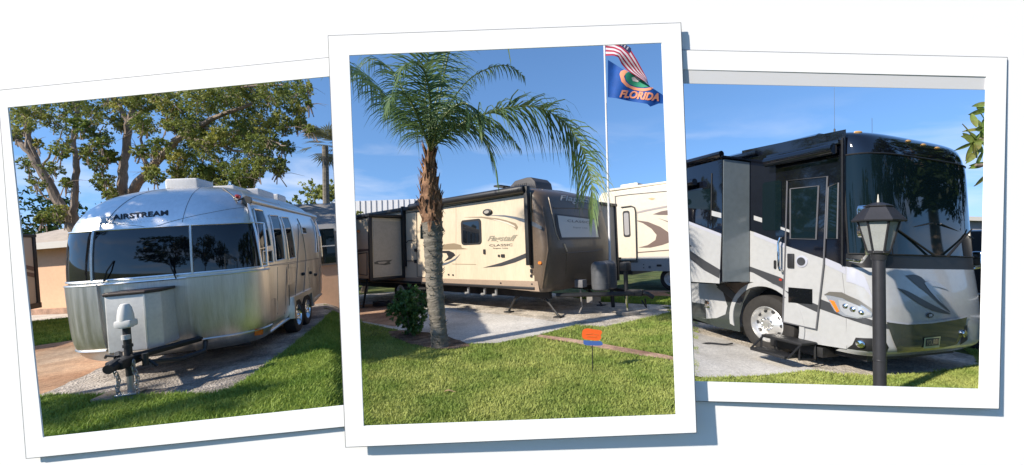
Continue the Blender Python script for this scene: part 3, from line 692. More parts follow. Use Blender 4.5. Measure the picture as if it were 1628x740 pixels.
skin('plate_face', NZ, [(1468.5, 538.5), (1490, 536.5), (1488.5, 548), (1467.5, 550)], mat('plate_black', (.02, .02, .018), .5), pl_, .024)
textpx('lettering', 'YOURRV', NZ, [(1469.5, 540), (1489, 538), (1488, 546.5), (1469, 548.5)], mat('plate_letters', (.42, .36, .2), .5), pl_, .027, bold=.01)
skin('badge', NZ, [(1472, 499), (1477, 497), (1482, 499), (1483, 502), (1480, 505), (1475, 505.5), (1471.5, 503)], BLACK, mh, .012)
skin('badge_mark', NZ, [(1475, 500), (1480, 499.5), (1480, 503), (1475, 503.5)], PEARLG, mh, .015)
for nm, poly, m_, of in (('dark_swoosh', [(1439, 438.5), (1452, 437), (1464, 441), (1474, 452), (1488, 471), (1511, 497.5), (1492, 483), (1474, 467), (1458, 455)], GREYD, .006),
    ('dark_swoosh', [(1425, 458), (1442, 463), (1462, 474), (1484, 486), (1511, 499.5), (1490, 496.5), (1470, 489), (1448, 475)], GREYD, .008),
    ('silver_swoosh', [(1468, 450), (1478, 447), (1492, 451), (1506, 461), (1492, 457), (1480, 456), (1484, 466), (1498, 484), (1513, 496), (1494, 481), (1478, 464)], SILVERD, .010)):
    skin(nm, NZ, poly, m_, mh, of, smoothpoly=3)
hl = skin('headlight', NZ, [(1313, 469), (1322, 468), (1345, 474), (1370, 485), (1387, 496), (1385, 504), (1364, 507), (1342, 503), (1328, 495)], mat('headlight_glass', (.34, .37, .42), .10, .3, coat=1.), mh, .014)
skin('headlight_brow', NZ, [(1311, 469), (1320, 464), (1340, 465), (1366, 477), (1390, 494), (1388, 498), (1364, 485), (1340, 474), (1322, 470)], mat('brow_grey', (.22, .21, .19), .3, .5), hl, .02)
skin('clear_lens', NZ, [(1334, 477), (1350, 480), (1372, 489), (1386, 500), (1366, 505.5), (1346, 501), (1338, 494)], mat('clear_lens', (.55, .58, .63), .08, .4, coat=1.), hl, .018)
skin('turn_signal', NZ, [(1320, 477), (1328, 479), (1336, 495), (1332, 497)], AMBER, hl, .022)
for x, y, r_ in ((1345, 487, .034), (1357, 492, .036), (1370, 497, .030)):
    t, v = NZ.uv(x, y); mb = MB(); c = NZ.pt(t, v, .01); ax = NZ.pt(t, v, .1) - NZ.pt(t, v); mb.lathe([(r_, 0), (r_, .012), (r_ * .8, .018), (.001, .03)], c, ax, 20); mb.build('lamp', CHROME, hl)
fg = skin('fog_recess', NZ, [(1347, 554), (1361, 537), (1387, 538), (1404, 537), (1412, 552), (1409, 560), (1380, 558)], mat('fog_black', (.012, .012, .014), .5), mh, .008)
for x, y in ((1369, 547), (1529, 530)):
    t, v = NZ.uv(x, y); mb = MB(); c = NZ.pt(t, v, .01); ax = NZ.pt(t, v, .1) - NZ.pt(t, v); mb.lathe([(.05, 0), (.05, .02), (.04, .03), (.001, .035)], c, ax, 18); mb.build('fog_lamp', CHROME, mh)
skin('fog_recess', NZ, [(1524, 548), (1532, 520), (1536, 515), (1536, 540)], mat('fog_black', (.012, .012, .014), .5), mh, .014)
# mirrors on arms
def mirror(c, w_, h_, d_, arm, mm):
    mb = MB(); bmx = bmesh.new(); bmesh.ops.create_cube(bmx, size=1)
    bmesh.ops.bevel(bmx, geom=bmx.edges[:], offset=.22, segments=4, profile=.6, affect='EDGES'); Mx = Matrix.Diagonal((d_, w_, h_, 1)); Mx.translation = V(c)
    mb.bm(bmx, M=Mx); o_ = mb.build('mirror', mm, mh); mb = MB(); mb.tube(arm, .022, 8); mb.build('mirror_arm', CHROME, o_)
n1, z1 = RR.front(1376, 350, -1.62)
mirror((-1.62, n1, z1 - .02), .17, .40, .12, [(-1.62, n1, z1 - .2), (-1.62, n1 - .02, z1 - .42), (-1.50, n1 - .12, z1 - .52), (-1.30, n1 - .2, z1 - .50)], CHROME)
mirror((-1.45, -2.62, 1.62), .16, .24, .12, [(-1.45, -2.62, 1.5), (-1.35, -2.5, 1.45), (-1.25, -2.4, 1.5)], CHROME)
# entry steps: three pieces each
st = thing('steps', '', ''); st.parent = mh
for k_ in list(st.keys()): del st[k_]
mb = MB(); mb.box(-.84, -.22, .02, .34, .33, .37, .01); mb.build('tread', DARKFR, st)
mb = MB(); mb.box(-.80, -.26, .34, .62, .155, .195, .01); mb.build('tread', DARKFR, st)
for aa in (-.82, -.24):
    mb = MB(); mb.tube([(aa, .04, .34), (aa, .04, .12), (aa, .36, .14), (aa, .36, .33)], .016, 6); mb.tube([(aa, .33, .34), (aa, .58, .17)], .014, 6); mb.build('step_bracket', DARKFR, st)
mb = MB(); mb.box(-.9, -.1, -.35, .0, .16, .30, .01); mb.build('step_box', DARKFR, st)
# under-body
mb = MB(); mb.box(-1.3, AE - .05, -W + .25, -.25, .2, .36); mb.tube([(-.9, -.3, .3), (-.9, -1.2, .16), (-.9, -2.2, .3)], .05, 8); mb.build('chassis', DARKFR, mh)

# =================================================================== TRAVEL TRAILER (middle plot)
RM = Rig(PM, (82, 421), (862, 466), .6); WM = 3.0
tr = thing('travel_trailer', 'cream travel trailer with brown nose, black awning roll and side slide-out, parked behind the palm', 'trailer', RM.M)
BRND0 = mat('seam_sealant', (.42, .36, .27), .6)
M0 = Flat(RM, 'side', 0., 1); ME = RM.side(552, 400, 0.)[0]; MSE = RM.side(551, 400, 1.1)[0]
NM = Loft(RM, -WM / 2, .12, .34, 5.0, [(.60, 1.44, .16), (.72, 1.49, .10), (1.1, 1.5, .04), (1.6, 1.5, .0), (2.1, 1.5, .08), (2.6, 1.49, .18), (2.82, 1.47, .26), (2.93, 1.40, .40), (2.98, 1.25, .62)])
mb = MB(); mb.prism([(.2, .72), (ME, .72), (ME, 2.92), (.45, 2.92), (.24, 2.85)], -WM, -.001, lambda u, v, t: V((u, t, v))); mb.build('body', CREAM, tr, smooth=False)
mb = MB(); mb.grid(lambda u, v: NM.pt(-1 + 2 * u, v), 60, 34); c0 = [NM.pt(-1 + 2 * i / 60, 1) for i in range(61)]; mb.add(c0, [tuple(range(61))])
c0 = [NM.pt(-1 + 2 * i / 60, 0) for i in range(61)]; mb.add(c0, [tuple(range(61))])
for tt in (-1, 1): mb.grid(lambda u, v: NM.raw(tt, v) + V((.12 * u, 0, 0)), 2, 20)
mb.build('nose_cap', BROWN, tr, angle=45)
mb = MB(); mb.prism([(-WM, 2.9), (-WM + .1, 2.98), (-WM / 2, 3.03), (-.1, 2.98), (0.01, 2.9)], .42, ME, lambda u, v, t: V((t, u, v))); mb.build('roof', mat('rubber_roof', (.62, .60, .56), .7), tr)
skin('lower_band', M0, [(855, 447.5), (800, 446), (730, 444), (645, 441), (555, 438), (555, 447), (645, 451), (730, 455), (800, 459), (858, 464)], TAN, tr, .006)
mb = MB(); mb.box(.2, ME, -.02, .03, .66, .72, .01); mb.build('floor_trim', BLACK, tr)
for x0_, y0_, x1_, y1_ in ((846, 300, 858, 447), (725, 322, 725, 442)):
    line('panel_seam', RM, M0, [(x0_, y0_), (x1_, y1_)], .004, BRND0, tr, .001) if x0_ != 846 else None
line('upper_trim', RM, M0, [(640, 340), (740, 324), (836, 309)], .012, DARKFR, tr, .006)
# door
dr = skin('door', M0, [(664, 338), (702, 334), (702, 444), (664, 440)], CREAM, tr, .012)
line('door_frame', RM, M0, [(702, 444), (664, 440), (663, 338), (702, 334), (702, 444)], .012, BLACK, dr, .014)
skin('window', M0, [(669, 357), (699, 355), (699, 381), (669, 380)], GLASSB, dr, .018)
for y_ in (398, 416): 
    mb = MB(); a_, z_ = M0.uv(662, y_); mb.box(a_ - .05, a_ + .05, .01, .05, z_ - .05, z_ + .05, .01); mb.build('hinge', BLACK, dr)
line('grab_rail', RM, M0, [(647, 388), (651, 383), (660, 382)], .012, BLACK, tr, .05)
line('rail_bar', RM, M0, [(647, 415), (662, 415)], .012, BLACK, tr, .03)
sp = MB(); a0 = M0.uv(690, 450)[0]; a1 = M0.uv(655, 450)[0]
st2 = bpy.data.objects.new('steps', None); C.objects.link(st2); st2.parent = tr
for k_, (n0, n1, z_) in enumerate(((.05, .30, .58), (.28, .54, .36), (.5, .76, .16))):
    mb = MB(); mb.box(a0, a1, n0, n1, z_ - .04, z_, .008); mb.build('tread', DARKFR, st2)
# window
wn = skin('window_frame', M0, rpx(M0, 733, 351, 766, 388.5, .09), BLACK, tr, .014, px=False)
skin('pane', M0, rpx(M0, 736, 354, 763, 386, .06), GLASS, wn, .018, px=False)
# porch lamp, boxes, marker
a_, z_ = M0.uv(776, 337.5); mb = MB(); mb.prism([(a_ + .15 * math.cos(q / 10 * math.pi), z_ + .075 * math.sin(q / 10 * math.pi)) for q in range(20)], .0, .05, lambda u, v, t: V((u, t, v)), bev=.015); pl = mb.build('porch_lamp', BLACK, tr)
mb = MB(); mb.prism([(a_ + .085 * math.cos(q / 10 * math.pi), z_ + .04 * math.sin(q / 10 * math.pi)) for q in range(20)], .04, .062, lambda u, v, t: V((u, t, v))); mb.build('lens', mat('smoke_lens', (.35, .32, .28), .3), pl)
for x, y, wx, wy in ((770.5, 400.5, 3.4, 7.5), (799.8, 407, 5.5, 5), (793.5, 407, 2.6, 3.6), (845, 431, 3.2, 6), (845, 439, 3.2, 4.6)):
    skin('outlet_box', M0, rpx(M0, x - wx / 2, y - wy / 2, x + wx / 2, y + wy / 2, .01), BLACK, tr, .02, px=False)
for x, y in ((796.5, 450.5), (846, 452), (713.5, 437), (720.5, 437.5)): skin('drain_cap', M0, rpx(M0, x - 1.2, y - 1.3, x + 1.2, y + 1.3, .02), BLACK, tr, .014, px=False)
skin('marker_light', M0, rpx(M0, 856, 416, 861.5, 420.5, .03), AMBER, tr, .02, px=False)
# decals
BLUEG = mat('blue_grey_decal', (.10, .12, .15), .35); BRND = mat('brown_decal', (.26, .20, .13), .4)
for nm, poly, m_ in (('swoosh_decal', [(776, 342.5), (803, 342.5), (820, 345), (836, 349), (850, 354), (861, 360), (861, 365.5), (850, 361), (836, 355), (818, 348.5), (803, 345)], BLUEG),
    ('feather_decal', [(738, 345.7), (765, 344.6), (792, 347.5), (805, 350.5), (820, 355.5), (823.5, 361), (821.5, 366), (816, 361), (804, 355.5), (792, 351.5), (765, 346.5)], BRND),
    ('lower_swoosh_decal', [(768, 426), (797, 418), (819, 410), (837, 402.5), (838, 409.5), (819, 417.5), (797, 423.5)], GREYD),
    ('feather_decal', [(700, 391), (712, 388), (722, 387), (733, 390), (734, 394), (744, 396.3), (722, 397), (700, 397)], BRND),
    ('black_swoosh_decal', [(700, 399), (714, 399), (721, 402), (724, 406), (717, 412), (706, 416), (713, 409), (710, 403), (700, 402)], BLACK),
    ('blue_swoosh_decal', [(700, 420), (712, 417), (724, 411), (732, 404), (724, 414), (712, 420), (700, 424)], BLUEG),
    ('thin_line_decal', [(719, 419.6), (757, 420.3), (757, 421), (719, 420.4)], BRND)):
    skin(nm, M0, poly, m_, tr, .005, smoothpoly=0)
skin('feather_light_decal', M0, [(780, 348), (795, 350.5), (808, 354), (818, 359), (820, 362), (806, 356), (795, 352.5)], CREAM2, tr, .008)
LET1 = mat('grey_green_letters', (.30, .27, .20), .45); LET2 = mat('dark_letters', (.10, .09, .075), .45)
textpx('lettering', 'Flagstaff', M0, [(776, 375.5), (823, 373.5), (821, 386.5), (775, 386)], LET1, tr, .008, shear=.35, bold=.02)
textpx('lettering', 'CLASSIC', M0, [(778, 389), (815, 387.5), (815, 391.5), (778, 392)], LET2, tr, .008, bold=.01)
textpx('lettering', 'Super Lite', M0, [(784, 394), (808, 393.5), (808, 396.3), (784, 396.5)], LET2, tr, .008, bold=.01)
# awning: roll along the roof edge, two arms
aw = bpy.data.objects.new('awning', None); C.objects.link(aw); aw.parent = tr
mb = MB(); mb.lathe([(.001, 0), (.075, 0), (.085, .03), (.085, 4.35), (.075, 4.38), (.001, 4.38)], (.30, .13, 2.92), (1, 0, 0), 20); mb.box(.32, 4.66, .0, .12, 2.93, 3.01, .02); mb.build('roll', BLACK, aw)
for px_, y0_, y1_ in ((840, 300, 422), (642, 337, 424)):
    a_ = RM.side(px_, 380, .06)[0]; z1_ = RM.side(px_, y1_, .06)[1]; mb = MB(); mb.box(a_ - .05, a_ + .05, .0, .12, z1_, 2.98, .012); mb.build('arm', DARKFR, aw)
mb = MB(); mb.box(4.7, ME, -.02, .10, 2.84, 2.95, .02); mb.build('gutter', BLACK, tr)
# slide-out towards the viewer
S1 = 5.2; mb = MB(); mb.box(S1, MSE, -.5, 1.1, .88, 2.62, .01); so2 = mb.build('slide_out', CREAM, tr)
MF = Flat(RM, 'front', S1, -1); MS = Flat(RM, 'side', 1.1, 1)
skin('end_panel', MF, rrect(.14, 1.02, .93, 2.52, .01), SLIDEC, so2, .008, px=False)
mb = MB(); mb.box(S1 - .03, S1 + .05, .0, .10, .82, 2.68, .008); mb.box(S1 - .03, S1 + .05, 1.06, 1.16, .82, 2.68, .008); mb.box(S1 - .029, S1 + .05, .1, 1.06, .82, .90, .008); mb.build('black_frame', BLACK, so2)
mb = MB(); mb.box(S1 - .1, MSE, .0, 1.2, 2.64, 2.72, .015); mb.build('slide_topper', BLACK, so2)
for poly, m_ in (([(594, 418), (600, 415), (608, 414.5), (617, 414), (624, 413), (619, 417), (621, 420), (612, 422), (604, 421), (596, 420.5)], LET2),):
    skin('emblem', MF, poly, m_, so2, .012)
skin('emblem_light', MF, [(600, 417), (610, 416), (616, 416.5), (610, 419.5), (602, 419.5)], SLIDEC, so2, .014)
skin('side_stripe', MS, [(545, 404), (565, 397), (586, 396), (586, 399), (566, 402), (545, 412)], BROWND, so2, .005)
line('side_window', RM, MS, [(569, 404), (584, 402), (584, 438), (571, 436), (569, 404)], .015, BLACK, so2, .008)
mb = MB(); a_, z_ = RM.side(570, 368, 1.12); mb.lathe([(.001, 0), (.05, 0), (.03, .06), (.001, .07)], (a_, 1.1, z_), (0, 1, 0), 12); mb.build('marker_light', AMBER, so2)
mb = MB(); p0 = V((5.6, 1.0, .86)); a_, z_ = RM.side(577, 474, 1.1); mb.tube([p0, (a_, 1.1, .03)], .03, 6); mb.box(a_ - .1, a_ + .1, 1.0, 1.2, 0, .03); mb.build('support_leg', DARKFR, so2)
# slide-out on the far side
mb = MB(); mb.box(.12, 3.2, -WM - .82, -WM + .4, .95, 2.72, .01); so3 = mb.build('slide_out', SLIDEC, tr)
mb = MB(); mb.box(.09, .17, -WM - .90, -WM - .80, .55, 2.80, .01); mb.box(.07, 3.2, -WM - .92, -WM + .1, 2.72, 2.80, .015); mb.box(.12, 3.2, -WM - .8, -WM + .3, .5, .94); mb.build('black_frame', BLACK, so3)
# roof gear
rg = bpy.data.objects.new('air_conditioner', None); C.objects.link(rg); rg.parent = tr
def acunit(a, n, L_, Wd, h, z0, m_=BLACK):
    mb = MB(); prof = [(0, 0), (.04, h * .62), (.16, h * .96), (.30, h), (L_ * .72, h * .9), (L_ - .06, h * .45), (L_, 0)]
    mb.prism([(a + x, z0 + z) for x, z in prof], n - Wd / 2, n + Wd / 2, lambda u, v, t: V((u, t, v)), bev=.03); o_ = mb.build('air_conditioner', m_, tr)
    mb = MB()
    for k in range(7): mb.box(a + .3 + k * .06, a + .33 + k * .06, n + Wd / 2 - .002, n + Wd / 2 + .006, z0 + .05, z0 + h * .6)
    mb.build('louvre', DARKFR, o_)
bpy.data.objects.remove(rg)
ACM = mat('ac_shroud', (.055, .052, .055), .6)
acunit(.55, -1.0, .95, .7, .34, 3.0, ACM); acunit(4.6, -.8, .85, .65, .24, 3.0, ACM)
mb = MB(); p = V((1.55, -.6, 3.0)); mb.tube([p, p + V((0, 0, .17))], .03, 8); mb.prism(rrect(p.x - .12, p.x + .12, p.y - .33, p.y + .33, .1), p.z + .17, p.z + .20, lambda u, v, t: V((u, v, t))); mb.build('antenna', DARKFR, tr)
mb = MB(); mb.box(2.2, 2.65, -.9, -.5, 3.0, 3.09, .03); mb.build('roof_vent', ACM, tr)
mb = MB(); mb.box(3.4, 3.95, -1.0, -.5, 3.0, 3.10, .03); mb.build('roof_vent', WHITEP, tr)
mb = MB(); mb.tube([(4.55, -.25, 2.98), (4.5, -.25, 3.16), (4.4, -.25, 3.22), (4.2, -.25, 3.22)], .02, 8); mb.tube([(4.55, -.65, 2.98), (4.5, -.65, 3.16), (4.4, -.65, 3.22), (4.2, -.65, 3.22)], .02, 8); mb.build('ladder_rail', WHITEP, tr)
# nose: window with white shade, lettering, grooves
fw = skin('front_window_frame', NM, [(882, 340), (949, 347.5), (954.5, 380.5), (890, 381.5), (884, 360)], BLACK, tr, .012)
skin('window_shade', NM, [(885.5, 343), (946, 350), (951, 377.5), (892.5, 378), (888, 361)], mat('white_shade', (.60, .57, .52), .4), fw, .016)
textpx('lettering', 'CLASSIC', NM, [(901, 349.5), (936, 352.5), (936, 356), (901, 353.5)], LET2, fw, .02)
textpx('lettering', 'Super Lite', NM, [(910, 361), (933, 362), (933, 364.6), (910, 364)], LET2, fw, .02)
textpx('lettering', 'Flagstaff', NM, [(890, 311), (945.5, 316.5), (945.5, 328), (890, 323.5)], mat('silver_letters', (.50, .46, .40), .4), tr, .012, bold=.015, shear=.12)
LITE = mat('pale_trim', (.36, .29, .22), .35, coat=.4)
def trimline(pts, r=.012, m_=LITE):
    mb = MB(); q = [V(NM.uv(*p)) for p in pts]; mb.tube([NM.pt(p.x, p.y, .004) for p in q], r, 6); mb.build('cap_trim', m_, tr)
trimline([(862, 301), (872, 315), (876, 333), (880, 352), (884, 372), (889, 382)]); trimline([(896, 388), (901, 400)], .02)
trimline([(855, 300), (862, 330), (868, 365), (871, 398), (866, 430), (862, 458)], .016, BROWN)
trimline([(872, 401), (900, 403), (940, 400), (958, 397)], .012, BROWN); trimline([(901, 400), (900, 430), (896, 460)], .01, BROWN)
trimline([(880, 331), (915, 331), (955, 336)], .014, BROWN)
# chassis, jacks, wheels
mb = MB(); mb.box(.1, ME, -2.6, -2.5, .42, .66); mb.box(.1, ME, -.5, -.4, .42, .66)
for a_ in (1.2, 2.4, 3.6): mb.box(a_, a_ + .1, -2.6, -.4, .45, .6)
mb.build('chassis', DARKFR, tr)
mb = MB()
for p_, q_ in (((-.05, -.45, .5), (-1.45, -1.45, .50)), ((-.05, -2.55, .5), (-1.45, -1.55, .50))): mb.tube([p_, q_], .05, 6)
mb.box(-1.65, -1.3, -1.58, -1.42, .45, .58, .02); mb.build('hitch_frame', DARKFR, tr)
a_ = -1.25; mb = MB(); mb.tube([(a_, -1.5, .06), (a_, -1.5, .5)], .028, 8); mb.build('tongue_jack_tube', CHROME, tr)
mb = MB(); mb.tube([(a_, -1.5, .45), (a_, -1.5, 1.05)], .05, 10); mb.box(a_ - .09, a_ + .09, -1.62, -1.38, 1.0, 1.2, .03); mb.build('tongue_jack_head', BLACK, tr)
mb = MB(); mb.tube([(-1.6, -1.5, .52), (-1.75, -1.5, .50), (-1.85, -1.55, .42)], .05, 8); mb.tube([(-1.7, -1.45, .4), (-1.7, -1.5, .2), (-1.6, -1.5, .35)], .018, 6); mb.build('coupler', DARKFR, tr)
tk = MB(); 
for nn in (-1.28, -1.68): tk.lathe([(.001, 0), (.15, 0), (.19, .03), (.20, .12), (.20, .50), (.185, .60), (.12, .66), (.001, .67)], (-.72, nn, .56), (0, 0, 1), 24)
tk.box(-.86, -.58, -1.68, -1.28, .58, 1.18, .05)
tk = tk.build('propane_cover', mat('grey_tank_cover', (.10, .105, .115), .5, var=.1, vscale=3), tr)
mb = MB()
for z_ in (.72, .88, 1.04): mb.lathe([(.196, z_ - .008), (.205, z_), (.196, z_ + .008)], (-.72, -1.28, 0), (0, 0, 1), 24); mb.lathe([(.196, z_ - .008), (.205, z_), (.196, z_ + .008)], (-.72, -1.68, 0), (0, 0, 1), 24)
mb.build('cover_rib', mat('grey_tank_cover', (.1, .1, .1)), tk)
mb = MB(); mb.box(-.48, -.26, -1.1, -.9, .64, .82, .02); mb.build('battery_box', mat('battery_grey', (.13, .13, .14), .6), tr)
mb = MB(); mb.tube([(-.35, -1.0, .6), (-.38, -1.0, .2), (-.3, -1.0, .05)], .02, 6); mb.box(-.6, -.45, -1.5, -1.1, .28, .42); mb.build('hitch_bracket', mat('bracket_steel', (.2, .19, .18), .5), tr)
for a_, b_, n_ in ((.45, .12, -.45), (.5, .1, -2.5), (1.0, 1.35, -.45)):
    mb = MB(); fx = a_ - .55 if a_ < .9 else a_ + .4; mb.tube([(a_, n_, .62), (fx, n_, .04)], .026, 6); mb.tube([(a_ + .3 if a_ < .9 else a_ - .2, n_, .55), ((a_ + fx) / 2, n_, .33)], .018, 6); mb.box(fx - .09, fx + .09, n_ - .1, n_ + .1, 0, .035, .005); mb.build('stabiliser_jack', mat('jack_steel', (.05, .05, .05), .5, .5), tr)
for a_ in (4.75, 5.6): wheel(tr, a_, -.2, .36, .22, 1, WHITEP)
mb = MB()
for a_ in (1.5, 1.9, 2.5): mb.tube([(a_, -.12, .62), (a_, -.12, .48), (a_ + .12, -.12, .46)], .035, 8)
mb.build('drain_pipe', mat('pipe_grey', (.25, .25, .25), .5), tr)

# block under the jack and pole
def block(pl, x, y, sx, sy, sz, rot, label, m_, name='block', cat='block'):
    p = pl.M @ V((x, y, 0)); z = G(p.x, p.y); o_ = MB(); o_.box(-sx / 2, sx / 2, -sy / 2, sy / 2, 0, sz, .012, 1); ob = o_.build(name, m_, None, smooth=False)
    ob.matrix_world = Matrix.Translation((p.x, p.y, z + .006)) @ Matrix.Rotation(rot, 4, 'Z'); return tag(ob, label, cat)
q = RM.M @ V((-1.25, -1.5, 0)); ql = PM.Mi @ q
block(PM, ql.x, ql.y, .45, .28, .085, .3, 'weathered block under the tongue jack of the cream trailer', CONC)

# flagpole in a black sleeve by the hitch
g = PM.ground(975, 489); fpM = PM.M @ Matrix.Translation(g)
fpole = thing('flagpole', 'slim white flagpole in a black sleeve beside the trailer hitch, flying two flags', 'flagpole', fpM)
topl = PM.at(960.6, 60, g.y) - g; sl = PM.at(970.5, 442, g.y) - g
mb = MB(); mb.tube([sl, sl.lerp(topl, .5), topl * 1.06], [.032, .026, .02], 12); mb.build('pole', mat('pole_white', (.66, .66, .68), .35), fpole)
mb = MB(); mb.tube([V((0, 0, 0)), sl + V((0, 0, .05))], .05, 10); mb.build('sleeve', BLACK, fpole)
mb = MB(); mb.tube([topl * .985 + V((.0, -.03, 0)), PM.at(963.5, 165, g.y) - g + V((0, -.05, 0))], .006, 4); mb.build('halyard', WHITEP, fpole)
def cloth(name, quad, Y, waves, nx, ny, colour_fn, label, amp=.12, cat='flag'):
    """quad TL TR BR BL in photo measurement; hangs at distance Y, folds run down it"""
    q_ = [PM.at(x, y, Y) for x, y in quad]; mats = []; idx = {}
    def P(u, v, o=0.):
        p = q_[0].lerp(q_[1], u).lerp(q_[3].lerp(q_[2], u), v)
        ph = waves * (u * 2 * math.pi) + v * 2.2; return p + V((0, math.sin(ph) * amp * min(1, u * 3) + o, math.cos(ph * .7) * .03 * u))
    return q_, P
Yf = g.y
# state flag: blue field, orange ring, green shape, FLORIDA
def fl_xy(p): return PM.at(p[0], p[1], Yf)
pts_b = [(966.5, 95.5), (980, 104), (991, 111), (1003, 125), (1020, 132), (1040, 142), (1055, 152), (1054, 165), (1047, 165), (1034, 170), (1029, 165.5), (1000, 161), (980, 156.5), (966.5, 155)]
def flag_fold(x, y): return .05 * math.sin((x - 966) * .13 + (y - 90) * .04) * min(1, (x - 964) / 14)
def flag_part(name, polys, material, parent, off, step=3.):
    mb = MB()
    for poly in polys:
        q_ = densify(poly, step, step); pts = [V(p) for p in q_]; m_ = len(pts); x0 = min(p.x for p in pts); x1 = max(p.x for p in pts); y0 = min(p.y for p in pts); y1 = max(p.y for p in pts)
        x = x0 + step / 2
        while x < x1:
            y = y0 + step / 2
            while y < y1:
                if inpoly(x, y, q_): pts.append(V((x, y)))
                y += step
            x += step
        r = delaunay_2d_cdt(pts, [(i, (i + 1) % m_) for i in range(m_)], [], 1, 1e-6)
        for s_ in ((0,) if off else (0, .004)):
            mb.add([PM.at(p.x, p.y, Yf - .02 + flag_fold(p.x, p.y) - off + s_) - g for p in r[0]], [tuple(f) for f in r[2]])
    return mb.build(name, material, parent, recalc=False)
ORG = mat('flag_orange', (.80, .30, .16), .7); FBL = mat('flag_blue', (.01, .10, .42), .7, var=.15, vscale=5, trans=.15); FGR = mat('flag_green', (.02, .26, .15), .7); FWH = mat('flag_white', (.72, .68, .70), .7, trans=.2); FRD = mat('flag_red', (.42, .03, .07), .7, trans=.2); FNV = mat('flag_navy', (.012, .018, .07), .7)
ff = thing('state_flag', 'blue FLORIDA flag with an orange ring flying below the striped flag', 'flag', fpM, 'flags on the pole')
flag_part('field', [pts_b], FBL, ff, 0)
def ell(cx, cy, rx, ry, rot, k=28, a0=0, a1=360):
    r_ = math.radians(rot); return [(cx + rx * math.cos(math.radians(a0 + (a1 - a0) * i / k)) * math.cos(r_) - ry * math.sin(math.radians(a0 + (a1 - a0) * i / k)) * math.sin(r_), cy + rx * math.cos(math.radians(a0 + (a1 - a0) * i / k)) * math.sin(r_) + ry * math.sin(math.radians(a0 + (a1 - a0) * i / k)) * math.cos(r_)) for i in range(k)]
ringo = [(985, 118), (987, 113.5), (993, 111), (999, 114), (995, 117), (992, 122), (995, 130), (1002, 136.5), (1013, 140), (1025, 141), (1035, 139), (1039, 140), (1034, 143.5), (1022, 145.5), (1008, 143.5), (996, 138), (988, 130)]
flag_part('ring', [ringo], ORG, ff, .008); flag_part('green_shape', [[(994, 117), (1000, 114.5), (1008, 119), (1018, 124), (1026, 131), (1034, 138), (1022, 139.5), (1010, 138), (1001, 134), (995, 127)]], FGR, ff, .008)
flag_part('pale_shape', [[(1004, 124), (1012, 121), (1018, 127), (1014, 131), (1006, 129)]], FWH, ff, .014)
uv_, fs_ = text_geo('FLORIDA', bold=.045, shear=.25); tq = [V((986, 143)), V((1049, 148.5)), V((1047.5, 161.5)), V((984.5, 155))]
def tfn(off): 
    out = []
    for u, v in uv_:
        p = tq[3].lerp(tq[2], u).lerp(tq[0].lerp(tq[1], u), v); out.append(PM.at(p.x, p.y, Yf - .02 + flag_fold(p.x, p.y) - off) - g)
    return out
mb = MB(); mb.add(tfn(.012), fs_); mb.build('lettering', ORG, ff, smooth=False, recalc=False)
# striped flag hanging in folds down to the right
uf = thing('national_flag', 'red and white striped flag with a navy starred corner at the top of the pole', 'flag', fpM, 'flags on the pole')
L0 = [(962.5, 68), (977, 71), (984, 84), (990, 99), (997, 113), (1005, 119), (1024, 131), (1031, 137)]
L1 = [(963, 89), (975, 88.5), (983, 91), (988, 102), (996, 111), (1003, 116), (1022, 128), (1030, 133)]
U0 = [(962.5, 60), (978, 64), (990, 70), (1002, 78), (1013, 96), (1021, 111), (1028, 124), (1032, 137)]
def ufp(s_, t_):         # s along the fly, t across (0 top .. 1 bottom)
    x = s_ * 7; i = min(6, int(x)); f = x - i; a = V(U0[i]).lerp(V(U0[i + 1]), f); b = V(L1[i]).lerp(V(L1[i + 1]), f); p = a.lerp(b, t_)
    return PM.at(p.x, p.y, Yf - .10 + .07 * math.sin(s_ * 9 + t_ * 3)) - g
for nm, mm, test in (('red_stripes', FRD, lambda i, j: i % 2 == 0), ('white_stripes', FWH, lambda i, j: i % 2 == 1)):
    mb = MB()
    for i in range(9):
        if not test(i, 0): continue
        for o_ in (0, .004): mb.grid(lambda u, v: ufp(u, (i + v) / 9) + V((0, o_, 0)), 30, 1)
    mb.build(nm, mm, uf)
mb = MB(); mb.grid(lambda u, v: ufp(.18 + .26 * u, -.05 + .28 * v) + V((0, -.012, 0)), 8, 3); cn_ = mb.build('canton', FNV, uf)
mb = MB()
for i in range(4):
    for j in range(2):
        c_ = ufp(.22 + .055 * i, .03 + .10 * j) + V((0, -.02, 0)); mb.prism([(c_.x + (.03 if k % 2 == 0 else .012) * math.sin(k * math.pi / 5), c_.z + (.03 if k % 2 == 0 else .012) * math.cos(k * math.pi / 5)) for k in range(10)], c_.y, c_.y + .002, lambda u, v, t: V((u, t, v)))
mb.build('stars', FWH, cn_)

# =================================================================== fifth-wheel trailer behind, right
R5 = Rig(PM, (82, 421), (1010, 431), .65)
fw5 = thing('fifth_wheel_trailer', 'tall cream fifth-wheel trailer with brown crescent swoosh behind the flagpole', 'trailer', R5.M)
F0 = Flat(R5, 'side', 0., 1); al = F0.uv(953, 350)[0]
mb = MB(); mb.prism([(-4.5, 1.15), (.15, 1.15), (.15, .65), (-4.5, .65)], -2.4, 0, lambda u, v, t: V((u, t, v))); mb.build('lower_storage', mat('pale_grey_skirt', (.42, .42, .42), .4, var=.1, vscale=2), fw5, smooth=False)
mb = MB(); mb.prism([(-4.5, 1.12), (al, 1.12), (al, 3.35), (al - .15, 3.55), (-4.5, 3.62)], -2.4, -.002, lambda u, v, t: V((u, t, v)), bev=.03); mb.build('body', CREAM2, fw5, smooth=False)
mb = MB(); mb.box(-4.4, al - .3, -2.2, -.1, 3.6, 3.68, .03); mb.box(al - 1.3, al - .6, -1.4, -.6, 3.6, 3.86, .06); mb.build('roof', CREAM2, fw5)
